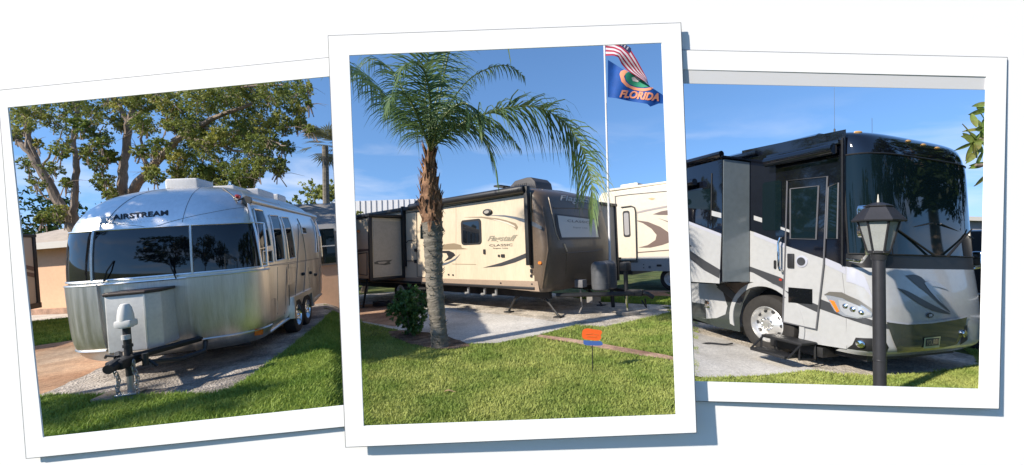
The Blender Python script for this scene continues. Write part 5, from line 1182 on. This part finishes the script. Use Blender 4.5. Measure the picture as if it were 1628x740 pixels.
cl = [(40, 190, 26, 7), (62, 175, 26, 7), (25, 215, 14, 4), (45, 262, 18, 3), (60, 290, 16, 3), (90, 190, 26, 8), (112, 170, 24, 8), (128, 205, 22, 7), (145, 180, 26, 9), (98, 235, 20, 5), (140, 240, 17, 5), (85, 270, 15, 4), (158, 265, 18, 5), (166, 290, 18, 7), (176, 308, 15, 6), (60, 228, 12, 3), (104, 290, 10, 3), (92, 335, 20, 7), (70, 345, 14, 6), (108, 345, 14, 5),
      (180, 160, 28, 10), (215, 155, 30, 12), (250, 150, 32, 12), (190, 195, 22, 7), (235, 195, 24, 9), (165, 225, 18, 6), (175, 250, 16, 6), (250, 235, 22, 9), (240, 275, 20, 9), (222, 245, 14, 4), (280, 175, 34, 14), (300, 205, 26, 10), (285, 245, 28, 12), (285, 278, 20, 9), (320, 150, 36, 15), (355, 160, 36, 15), (330, 195, 32, 12), (375, 195, 34, 14), (320, 235, 30, 13), (355, 230, 32, 13), (315, 270, 24, 10), (350, 270, 28, 12), (385, 265, 28, 12), (395, 150, 36, 15), (430, 150, 32, 13), (460, 150, 30, 12), (482, 142, 20, 6), (410, 195, 32, 13), (445, 190, 28, 11), (475, 200, 16, 7), (492, 208, 9, 4), (470, 175, 20, 8), (400, 230, 28, 12), (430, 225, 26, 10), (455, 235, 17, 7), (425, 258, 22, 9), (448, 262, 15, 6), (380, 288, 18, 8), (400, 292, 14, 6), (410, 275, 15, 6), (440, 273, 10, 4), (345, 290, 20, 8), (270, 200, 18, 6), (490, 165, 8, 3)]
cs, rr, nn, cy_, ry_, ny_ = [], [], [], [], [], []
for x, y, r, n in cl:
    for k in range(3):
        Y = random.uniform(9.6, 12.2); p = at(x + random.uniform(-.4, .4) * r, y + random.uniform(-.4, .4) * r, Y)
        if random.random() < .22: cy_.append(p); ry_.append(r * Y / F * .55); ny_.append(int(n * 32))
        else: cs.append(p); rr.append(r * Y / F * .72); nn.append(int(n * 48))
for c_ in cs + cy_:
    for k in range(3):
        e_ = c_ + V((random.gauss(0, .22), random.gauss(0, .22), random.gauss(0, .16))); m_ = (c_ + e_) / 2 + V((0, 0, .05)); s0 = c_ + V((random.gauss(0, .1), 0, -random.uniform(.1, .35))); mb.tube([s0, c_, m_, e_], [.014, .009, .006, .002], 4)
mb.build('trunk', BARK, bt)
leafmesh('crown', cs, rr, nn, .078, LEAFA, bt, flat=.9, droop=.5); leafmesh('yellow_foliage', cy_, ry_, ny_, .078, LEAFY, bt, flat=.9, droop=.5)  # second mesh: yellower clumps picked at random through the crown
# shade tree out at the left, its shadow lies over the front of the silver trailer
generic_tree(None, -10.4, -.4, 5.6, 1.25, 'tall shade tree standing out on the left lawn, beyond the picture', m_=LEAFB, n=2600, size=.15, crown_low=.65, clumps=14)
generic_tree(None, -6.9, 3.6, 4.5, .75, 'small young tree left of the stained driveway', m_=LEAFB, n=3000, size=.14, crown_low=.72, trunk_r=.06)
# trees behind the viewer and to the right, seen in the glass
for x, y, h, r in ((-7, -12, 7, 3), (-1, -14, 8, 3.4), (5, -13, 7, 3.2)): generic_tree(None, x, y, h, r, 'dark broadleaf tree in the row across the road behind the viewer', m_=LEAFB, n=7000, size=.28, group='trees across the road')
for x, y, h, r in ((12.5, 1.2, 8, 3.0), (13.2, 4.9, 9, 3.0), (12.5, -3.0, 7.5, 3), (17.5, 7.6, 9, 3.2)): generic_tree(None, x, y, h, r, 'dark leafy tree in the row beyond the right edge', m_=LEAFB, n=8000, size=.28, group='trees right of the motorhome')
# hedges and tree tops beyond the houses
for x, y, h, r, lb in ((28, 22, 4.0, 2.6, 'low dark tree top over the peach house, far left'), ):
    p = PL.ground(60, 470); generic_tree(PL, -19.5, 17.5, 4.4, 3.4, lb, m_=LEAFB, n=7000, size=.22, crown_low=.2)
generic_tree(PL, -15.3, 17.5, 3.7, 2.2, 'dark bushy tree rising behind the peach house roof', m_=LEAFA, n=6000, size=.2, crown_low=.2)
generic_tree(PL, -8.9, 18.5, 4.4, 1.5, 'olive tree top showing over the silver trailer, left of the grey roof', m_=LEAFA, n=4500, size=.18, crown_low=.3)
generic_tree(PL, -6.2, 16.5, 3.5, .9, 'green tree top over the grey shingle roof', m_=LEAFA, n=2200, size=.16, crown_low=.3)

# palms ------------------------------------------------------------------
PALMG = mat('palm_leaflets', (.19, .28, .10), .45, var=.45, vscale=2.2, trans=.38, col2=(.08, .16, .06), spec=.5)
PALMT = mat('palm_trunk_grey', (.27, .24, .195), .95, var=.45, vscale=5, stretch=(1, 1, 3.5), bump=.9, bscale=14)
PALMB = mat('palm_boot_brown', (.36, .20, .11), .95, var=.5, vscale=7, bump=.9, bscale=16, col2=(.12, .06, .035))
RACH = mat('palm_rachis', (.20, .24, .08), .5, var=.2, vscale=3)
qp = PM.ground(700, 553); qM = PM.M @ Matrix.Translation(qp); Yp = qp.y
palm = thing('queen_palm', 'queen palm with shaggy brown upper trunk and arching fronds before the cream trailer', 'palm tree', qM)
L_ = lambda x, y, Y=None: PM.at(x, y, Y or Yp) - qp
tp = [((700, 556), .155), ((699, 545), .142), ((697, 520), .132), ((693, 480), .138), ((690, 440), .140), ((689, 400), .152), ((688, 365), .165), ((686.5, 350), .18)]
mb = MB(); q = []; rads = []
for i in range(len(tp) - 1):
    (p0, r0), (p1, r1) = tp[i], tp[i + 1]; a_, b_ = L_(*p0), L_(*p1); k = max(2, int((b_ - a_).length / .035))
    for j in range(k): 
        f = j / k; q.append(a_.lerp(b_, f)); rads.append((r0 + (r1 - r0) * f) * (1.045 if len(q) % 3 == 0 else .985) * random.uniform(.98, 1.02))
mb.tube(q, rads, 20); low = mb
mb = MB(); up_ = [((687, 356), .175), ((686, 335), .19), ((684, 310), .175), ((683, 285), .14), ((683, 262), .095), ((684, 240), .07)]
mb.tube([L_(*p) for p, r in up_], [r * .9 for p, r in up_], 14)
for k in range(150):        # old leaf bases and fibre
    f = random.random() * (len(up_) - 1.01); i = int(f); g_ = f - i; c_ = L_(*up_[i][0]).lerp(L_(*up_[i + 1][0]), g_); r_ = (up_[i][1] * (1 - g_) + up_[i + 1][1] * g_) * .9
    an = random.uniform(0, 6.283); dr = V((math.cos(an), math.sin(an), 0)); sd_ = V((-dr.y, dr.x, 0)); h_ = random.uniform(.10, .24); w_ = random.uniform(.02, .05); up1 = random.choice([1, 1, -1])
    a0_ = c_ + dr * r_ * .93; a1_ = a0_ + dr * random.uniform(.03, .10) + V((0, 0, up1 * h_))
    mb.add([a0_ - sd_ * w_, a0_ + sd_ * w_, a1_ + sd_ * w_ * .35, a1_ - sd_ * w_ * .35, a0_ + dr * .02 - V((0, 0, .02))], [(0, 1, 2, 3), (0, 3, 4), (1, 4, 2)])
mb.build('leaf_base_sheath', PALMB, palm, recalc=False, angle=30)
mb = low
for k in range(90):         # dry curled scraps on the grey trunk
    f = random.random() * .96; i = int(f * (len(q) - 1)); c_ = q[i]; an = random.uniform(-2.6, .2); dr = V((math.cos(an), math.sin(an), 0)); r_ = rads[i]
    a0_ = c_ + dr * r_; mb.tube([a0_, a0_ + dr * .02 + V((0, 0, .02)), a0_ + dr * .045 + V((random.uniform(-.02, .02), 0, .045))], [.008, .006, .002], 4)
mb.build('lower_trunk', PALMT, palm, angle=50)
def frond(pts, n=70, ln=.55, hang=.75, name='frond', wid=.022, side=None, taper=.35, mat_=None, parent=palm, r0=.022, start=.14):
    P = catmull(pts, 10); m = len(P); mb = MB(); mb.tube(P, [r0 * (1 - .85 * i / (m - 1)) for i in range(m)], 6); fr = mb.build(name, RACH, parent)
    vs = []; fs = []; cum = [0]
    for i in range(m - 1): cum.append(cum[-1] + (P[i + 1] - P[i]).length)
    T = cum[-1]
    for k in range(n):
        f = start + (1 - start) * (k + random.random()) / n; s_ = f * T; i = max(0, min(m - 2, next((j for j in range(m - 1) if cum[j + 1] >= s_), m - 2)))
        c = P[i].lerp(P[i + 1], (s_ - cum[i]) / (cum[i + 1] - cum[i] + 1e-9)); d = (P[i + 1] - P[i]).normalized(); sd = d.cross(V((0, 0, 1))); sd = sd.normalized() if sd.length > .1 else V((0, 1, 0))
        for sg in (-1, 1):
            l = ln * (math.sin(math.pi * (.12 + .80 * f)) ** .6) * random.uniform(.8, 1.12) * (1 - taper * f * .5)
            up = random.uniform(-.15, .45); o = (sd * sg * random.uniform(.7, 1.1) + d * random.uniform(.25, .7) + V((0, 0, up))).normalized()
            p = c; w = d.cross(o); w = d * wid if w.length < .01 else (d * .8 + w.normalized() * .4).normalized() * wid
            seg = 4; prev = None
            for j in range(seg + 1):
                ww = w * (1.0, 1.0, .85, .55, .06)[j]; o1 = len(vs); vs += [tuple(p - ww * .5), tuple(p + ww * .5)]
                if prev is not None: fs.append((prev, prev + 1, o1 + 1, o1))
                prev = o1; o = (o + V((0, 0, -hang * (.35 + .3 * j)))).normalized(); p = p + o * (l / seg)
    npmesh('leaflets', vs, fs, mat_ or PALMG, fr); return fr
cr_ = L_(684, 243)
def fr(pts, **k): frond([cr_] + [L_(x, y, Yp + dy) for x, y, dy in pts], **k)
fr([(692, 232, -.05), (712, 212, -.15), (735, 196, -.3), (770, 182, -.4), (810, 171, -.45), (855, 171, -.45), (897, 195, -.4), (925, 235, -.35), (940, 290, -.3), (943, 345, -.3)], n=125, ln=1.2, hang=.5)
fr([(680, 228, .05), (672, 212, .1), (655, 195, .15), (630, 172, .2), (605, 145, .2), (580, 122, .2), (556, 112, .2), (535, 112, .2)], n=85, ln=1.1, hang=.5)
fr([(683, 220, .0), (678, 180, -.1), (676, 140, -.2), (680, 95, -.3), (690, 40, -.4), (710, -20, -.6)], n=80, ln=.95, hang=.38)
fr([(687, 220, .1), (690, 185, .15), (695, 150, .2), (703, 110, .3), (712, 70, .4), (728, 20, .6), (760, -30, .8)], n=90, ln=1.0, hang=.45)
fr([(690, 222, .2), (703, 190, .4), (722, 155, .6), (752, 122, .8), (790, 105, .9), (815, 108, .9), (835, 125, .9)], n=60, ln=.5, hang=.7)
fr([(690, 230, -.2), (712, 208, -.4), (745, 200, -.5), (770, 222, -.55), (785, 255, -.55), (792, 292, -.55)], n=55, ln=.6, hang=.45)
fr([(688, 225, -.3), (700, 195, -.6), (722, 170, -.8), (742, 165, -.9), (758, 185, -.95), (765, 215, -.95)], n=60, ln=.6, hang=.6)
fr([(680, 225, -.3), (668, 195, -.6), (655, 165, -.9), (640, 150, -1.1), (622, 155, -1.25), (612, 180, -1.3)], n=65, ln=.6, hang=.55)
fr([(679, 225, .2), (665, 190, .5), (645, 150, .8), (620, 110, 1.0), (595, 95, 1.1), (575, 105, 1.1), (562, 130, 1.1)], n=60, ln=.7, hang=.6)
if 0: fr([(684, 215, .5), (688, 175, .9), (700, 150, 1.2), (722, 145, 1.4), (745, 165, 1.5)], n=55, ln=.55, hang=.5)
fr([(684, 210, -.3), (684, 160, -.7), (676, 118, -1.0), (660, 100, -1.2), (640, 108, -1.35), (628, 135, -1.4)], n=70, ln=.62, hang=.5)
if 0: fr([(686, 210, -.2), (694, 160, -.6), (712, 120, -.9), (735, 108, -1.1), (758, 125, -1.2), (770, 160, -1.2)], n=60, ln=.6, hang=.55)
fr([(690, 225, .1), (704, 200, .3), (730, 188, .5), (765, 190, .6), (800, 205, .6), (828, 238, .6)], n=60, ln=.5, hang=.6)
fr([(720, 60, .5), (760, 20, .4), (790, 30, .3), (805, 62, .3), (812, 98, .3)], n=40, ln=.45, hang=.4)
# fan palm behind the grey-roofed house
fpn = PL.M @ PL.ground(516, 470); Yc = 17.; c0_ = PL.M @ PL.at(517, 233, Yc); cb = V((c0_.x, c0_.y, G(c0_.x, c0_.y)))
fan = thing('fan_palm', 'distant fan palm whose round head shows over the grey shingle roof', 'palm tree', Matrix.Translation(cb))
mb = MB(); hh = c0_.z - cb.z; mb.tube([V((0, 0, 0)), V((.05, 0, hh * .5)), V((0, 0, hh))], [.16, .14, .13], 10); mb.build('trunk', PALMT, fan)
vs = []; fs = []
for k in range(34):
    an = random.uniform(0, 6.283); el = random.uniform(-.7, 1.2); d = V((math.cos(an) * math.cos(el), math.sin(an) * math.cos(el), math.sin(el))); b_ = V((0, 0, hh)) + d * .55
    sd = d.cross(V((0, 0, 1))).normalized(); up = sd.cross(d)
    for j in range(13):
        t_ = (j - 6) / 6 * 1.25; dd = (d * math.cos(t_) + sd * math.sin(t_)).normalized(); tip = b_ + dd * random.uniform(.55, .75) + V((0, 0, -.12)); w = (sd * math.cos(t_) - d * math.sin(t_)) * .03
        mid = b_ + dd * .35; o = len(vs); vs += [tuple(b_), tuple(mid + w), tuple(tip), tuple(mid - w)]; fs.append((o, o + 1, o + 2, o + 3))
npmesh('crown', vs, fs, mat('fan_palm_leaf', (.22, .22, .10), .5, var=.4, vscale=2, trans=.3), fan)
# shrub beside the palm
sb = PM.ground(653, 534); sh = thing('shrub', 'dense dark green shrub left of the palm trunk', 'shrub', PM.M @ Matrix.Translation(sb))
cs = []; rr = []
for k in range(46):
    an = random.uniform(0, 6.283); z_ = random.uniform(.08, .78); r_ = random.uniform(0, .34) * (1.0 if z_ > .2 else .7); cs.append(V((math.cos(an) * r_, math.sin(an) * r_, z_))); rr.append(.13)
for x, z_ in ((-.30, .55), (-.36, .42), (.28, .72), (.33, .55), (0, .86), (-.15, .80), (.18, .84)): cs.append(V((x, -.05, z_))); rr.append(.11)
mb = MB()
for k in range(7): an = random.uniform(0, 6.28); mb.tube([V((0, 0, -.02)), V((math.cos(an) * .12, math.sin(an) * .12, .3)), V((math.cos(an) * .25, math.sin(an) * .25, .65))], [.014, .01, .005], 5)
mb.build('stem', BARK, sh); leafmesh('foliage', cs, rr, [95] * len(cs), .085, mat('shrub_leaves', (.20, .34, .08), .45, var=.5, vscale=6, trans=.3, col2=(.07, .15, .035), spec=.5), sh, flat=1., aspect=.34)
# lawn sign
sg_ = PM.ground(942, 594); sgM = PM.M @ Matrix.Translation(sg_); sgt = thing('lawn_sign', 'small orange rounded sign with a blue lower edge on a thin stake in the lawn', 'sign', sgM)
def sgp(poly): return [PM.at(x, y, sg_.y) - sg_ for x, y in poly]
def signplate(name, poly, m_, o0, o1, parent):
    cl_ = catmull([V((x, y, 0)) for x, y in poly + [poly[0]]], 5)[:-1]; q_ = sgp([(p.x, p.y) for p in cl_]); mb = MB(); mb.prism([(p.x, p.z) for p in q_], o0, o1, lambda u, v, t: V((u, t, v))); return mb.build(name, m_, parent, smooth=False)
pt_ = signplate('plate', [(925, 532), (927, 525), (934, 522.5), (945, 524), (955, 525.5), (957, 529), (955, 533), (955.5, 538), (951, 541.5), (940, 541), (930, 539.5), (926, 537)], mat('sign_orange', (.85, .13, .02), .5), -.006, .0, sgt)
signplate('blue_band', [(927.5, 541), (943, 542.5), (955.5, 543), (957, 549), (943, 549.5), (929, 548)], mat('sign_blue', (.06, .13, .38), .5), -.006, .0, sgt)
for x0_, y0_, x1_, y1_ in ((931, 531.5, 942, 530.5), (944, 531, 951, 532.5), (933, 535, 948, 535.5)):
    a_, b_ = sgp([(x0_, y0_), (x1_, y1_)]); mb = MB(); mb.tube([a_ + V((0, -.009, 0)), b_ + V((0, -.009, 0))], .003, 4); mb.build('script_line', mat('sign_script', (.6, .20, .05), .5), pt_)
top = sgp([(942, 545)])[0]; mb = MB(); mb.tube([V((0, .01, 0)), top + V((0, .01, 0))], .006, 6); mb.build('stake', BLACK, sgt)
# fallen leaf and hose coil
lf = PM.M @ PM.ground(716, 629); lf.z = G(lf.x, lf.y) + .045
mb = MB(); mb.grid(lambda u, v: V(((u - .5) * .13, (v - .5) * .028 * math.sin(math.pi * (.06 + .9 * u)), .012 * math.sin(u * 5) + .01 * abs(v - .5))), 10, 4); mb.grid(lambda u, v: V(((u - .5) * .13, (v - .5) * .028 * math.sin(math.pi * (.06 + .9 * u)), .012 * math.sin(u * 5) + .01 * abs(v - .5) - .002)), 10, 4)
lo = mb.build('fallen_leaf', mat('dry_leaf', (.55, .36, .20), .7)); lo.matrix_world = Matrix.Translation(lf) @ Matrix.Rotation(.2, 4, 'Z'); tag(lo, 'single dry tan leaf lying on the lawn in front of the palm', 'leaf')
hc = PM.M @ PM.ground(606, 489); hc.z = G(hc.x, hc.y) + .04; mb = MB()
mb.tube([V((.22 * math.cos(k * .5) * (1 + .1 * math.sin(k)), .16 * math.sin(k * .5), .012 * k * .3)) for k in range(40)] + [V((.4, -.1, 0)), V((.6, .1, 0))], .022, 6); ho = mb.build('hose_coil', BLACK); ho.matrix_world = Matrix.Translation(hc); tag(ho, 'black hose coiled on the driveway under the slide-out of the cream trailer', 'hose')
hs = PR.M @ PR.ground(1120, 550); hs.z = G(hs.x, hs.y) + .03; mb = MB(); q_ = catmull([V((-.5, .05, 0)), V((-.2, -.05, 0)), V((.1, .06, 0)), V((.35, -.02, 0)), V((.5, .03, 0))], 6); mb.tube(q_, .014, 6)
ho = mb.build('power_cord', BLACK); ho.matrix_world = Matrix.Translation(hs); tag(ho, 'black cord lying on the concrete beside the motorhome slide-out', 'cord')

# =================================================================== lamp post in front of the motorhome
lg = PR.ground(1399, 640); lM = PR.M @ Matrix.Translation(lg); lp = thing('lamp_post', 'black garden lamp post with frosted lantern in front of the motorhome', 'lamp post', lM)
LPM = mat('lamp_black', (.03, .03, .035), .42, var=.2, vscale=9); FROST = mat('frosted_glass', (.46, .48, .47), .35, var=.12, vscale=6, trans=.3)
k_ = lg.y / F * .80; zt = lambda y: (PR.at(1400, y, lg.y) - lg).z
zb = zt(407); Rt = 30 * k_ ; Rb = 15 * k_
mb = MB(); mb.tube([V((0, 0, -.05)), V((0, 0, zb * .5)), V((0, 0, zb - .01))], 10.2 * k_, 24); mb.lathe([(10.5 * k_, zb * .28), (10.9 * k_, zb * .285), (10.5 * k_, zb * .29)], (0, 0, 0), (0, 0, 1), 24); mb.build('post', LPM, lp)
mb = MB(); mb.lathe([(11.5 * k_, zt(414)), (12.2 * k_, zt(410)), (13 * k_, zt(405)), (17 * k_, zt(403)), (17.5 * k_, zt(400)), (15 * k_, zt(399)), (.001, zt(399))], (0, 0, 0), (0, 0, 1), 24); mb.build('collar', LPM, lp)
hexa = [math.radians(60 * i + 17) for i in range(6)]; z0_, z1_ = zt(401), zt(353)
lan = bpy.data.objects.new('lantern', None); C.objects.link(lan); lan.parent = lp
for i in range(6):
    a0, a1 = hexa[i], hexa[(i + 1) % 6]; mb = MB(); f_ = lambda r, a, z: V((r * math.cos(a), r * math.sin(a), z))
    o_ = [f_(Rb * 1.05, a0, z0_), f_(Rb * 1.05, a1, z0_), f_(Rt, a1, z1_), f_(Rt, a0, z1_)]; i_ = [V((p.x * .97, p.y * .97, p.z)) for p in o_]
    mb.add(o_ + i_, [(0, 1, 2, 3), (7, 6, 5, 4), (0, 4, 5, 1), (1, 5, 6, 2), (2, 6, 7, 3), (3, 7, 4, 0)]); mb.build('glass_pane', FROST, lan, smooth=False)
mb = MB()
for a0 in hexa: mb.tube([V((Rb * 1.08 * math.cos(a0), Rb * 1.08 * math.sin(a0), z0_)), V((Rt * 1.03 * math.cos(a0), Rt * 1.03 * math.sin(a0), z1_))], 1.9 * k_, 4)
for rr_, zz in ((Rb * 1.12, z0_), (Rt * 1.05, z1_)):
    for i in range(6): mb.tube([V((rr_ * math.cos(hexa[i]), rr_ * math.sin(hexa[i]), zz)), V((rr_ * math.cos(hexa[(i + 1) % 6]), rr_ * math.sin(hexa[(i + 1) % 6]), zz))], 1.6 * k_, 4)
mb.build('frame', LPM, lan)
mb = MB(); hx = lambda r, z: [V((r * math.cos(a), r * math.sin(a), z)) for a in hexa]
rings = [hx(41 * k_, zt(353)), hx(42 * k_, zt(351)), hx(23 * k_, zt(331)), hx(20 * k_, zt(330))]; vs = [p for r in rings for p in r]
fs = [(j * 6 + i, j * 6 + (i + 1) % 6, (j + 1) * 6 + (i + 1) % 6, (j + 1) * 6 + i) for j in range(3) for i in range(6)] + [tuple(range(6))[::-1], tuple(range(18, 24))]; mb.add(vs, fs)
rings = [hx(23 * k_, zt(329.5)), hx(23.5 * k_, zt(328)), hx(9 * k_, zt(323)), hx(1 * k_, zt(322))]; vs = [p for r in rings for p in r]; mb.add(vs, fs); mb.build('cap', LPM, lan, smooth=False)
mb = MB(); mb.lathe([(1.6 * k_, zt(324)), (2.0 * k_, zt(321)), (1.3 * k_, zt(316)), (.9 * k_, zt(311)), (.001, zt(309))], (0, 0, 0), (0, 0, 1), 10); mb.build('finial', mat('pale_finial', (.5, .48, .42), .5), lan)
mb = MB(); mb.lathe([(.001, zt(399)), (6 * k_, zt(398)), (9 * k_, zt(388)), (9 * k_, zt(375)), (6.5 * k_, zt(362)), (.001, zt(358))], (0, 0, 0), (0, 0, 1), 16); mb.build('bulb', mat('bulb_white', (.8, .78, .7), .4), lan)

# right edge: leafy branch, grey building and shaded neighbour coach
mt = thing('magnolia', 'glossy-leaved tree reaching in from the right edge beside the motorhome roof', 'tree', PR.M @ Matrix.Translation(V((4.6, 3.0, 0))))
bo = V((4.6, 3.0, 0)); Ln = lambda x, y, Y=2.75: PR.at(x, y, Y) - bo
mb = MB(); limb(mb, [V((0, 0, -.05)), V((-.1, 0, 1.0)), V((-.2, -.05, 1.9)), V((-.35, -.1, 2.5))], .06, .03); 
for tgt in ((1556, 222), (1552, 262), (1568, 175)): limb(mb, [V((-.25, -.05, 2.0)), (V((-.3, -.1, 2.3)) + Ln(*tgt)) / 2 + V((.1, 0, .1)), Ln(tgt[0] + 14, tgt[1]), Ln(*tgt)], .025, .006, 4, .005)
mb.build('trunk', BARK, mt)
vs = []; fs = []; cols = []
def bigleaf(x, y, an, ln_, wd_, tilt=0., Y=2.75):
    c = Ln(x, y, Y); s_ = Y / F; d = V((math.cos(an), math.sin(tilt) * .6, -math.sin(an))).normalized(); sd = d.cross(V((0, -1, 0))).normalized(); sd = (sd + V((0, random.uniform(-.8, .8), 0))).normalized(); o = len(vs)
    nseg = 6
    for i in range(nseg + 1):
        t = i / nseg; w_ = math.sin(math.pi * min(1, t * .93 + .05)) ** .8 * wd_ * s_ * .5; p = c + d * (t - .1) * ln_ * s_ + V((0, 0, -.01 * t * t)); vs.extend([tuple(p - sd * w_), tuple(p + V((0, .006, 0))), tuple(p + sd * w_)])
        if i:
            a = o + (i - 1) * 3; fs.extend([(a, a + 1, a + 4, a + 3), (a + 1, a + 2, a + 5, a + 4)])
for cx_, cy__ in ((1556, 222), (1562, 205), (1548, 228)):
    for k in range(9): bigleaf(cx_, cy__, random.uniform(0, 6.28), random.uniform(20, 30), random.uniform(7, 11), random.uniform(-1, 1))
for x, y, an in ((1556, 240, 2.3), (1562, 243, 1.9), (1545, 215, 4.3), (1552, 200, 4.6), (1570, 262, 3.2), (1568, 260, 2.9), (1571, 278, 2.4), (1568, 176, 3.0), (1572, 180, 3.9), (1574, 165, 3.1), (1566, 190, 4.4)): bigleaf(x, y, an, 27, 9, .3)
npmesh('leaves', vs, fs, mat('magnolia_leaf', (.24, .36, .08), .35, var=.5, vscale=7, trans=.3, col2=(.30, .24, .08), spec=.6), mt)
leafmesh('upper_crown', [V((-.05, .0, 2.6)), V((.2, .2, 2.9)), V((.5, 0, 2.7)), V((.3, -.2, 3.2)), V((.4, .3, 2.3))], [.3, .35, .4, .3, .3], [60] * 5, .15, mat('magnolia_leaf', (.2, .2, .1)), mt)
a = PR.at(1500, 400, 19); b = PR.at(1640, 400, 19); a.z = b.z = 0
h3, l3 = house('grey_building', 'pale grey flat-fronted building with an eaves line behind the motorhome at the right', 'building', PR, a, b, 6, 3.6, .15, mat('grey_siding', (.34, .33, .36), .8, var=.1, vscale=2), mat('grey_roof', (.32, .30, .30), .8), .3, hip=False)
RD = Rig(PR, (590, 389), (1541, 512), .5)
dk = thing('neighbour_coach', 'coach coloured dark for the shade it stands in, with two pale side lines, right of the motorhome', 'motorhome', RD.M)
mb = MB(); mb.box(-1.5, 6, -2.4, 0, .45, 2.15, .12); mb.build('body', mat('coach_shade_black', (.012, .012, .016), .3, coat=.4), dk)  # near-black body colour carries the shade that lies on the coach
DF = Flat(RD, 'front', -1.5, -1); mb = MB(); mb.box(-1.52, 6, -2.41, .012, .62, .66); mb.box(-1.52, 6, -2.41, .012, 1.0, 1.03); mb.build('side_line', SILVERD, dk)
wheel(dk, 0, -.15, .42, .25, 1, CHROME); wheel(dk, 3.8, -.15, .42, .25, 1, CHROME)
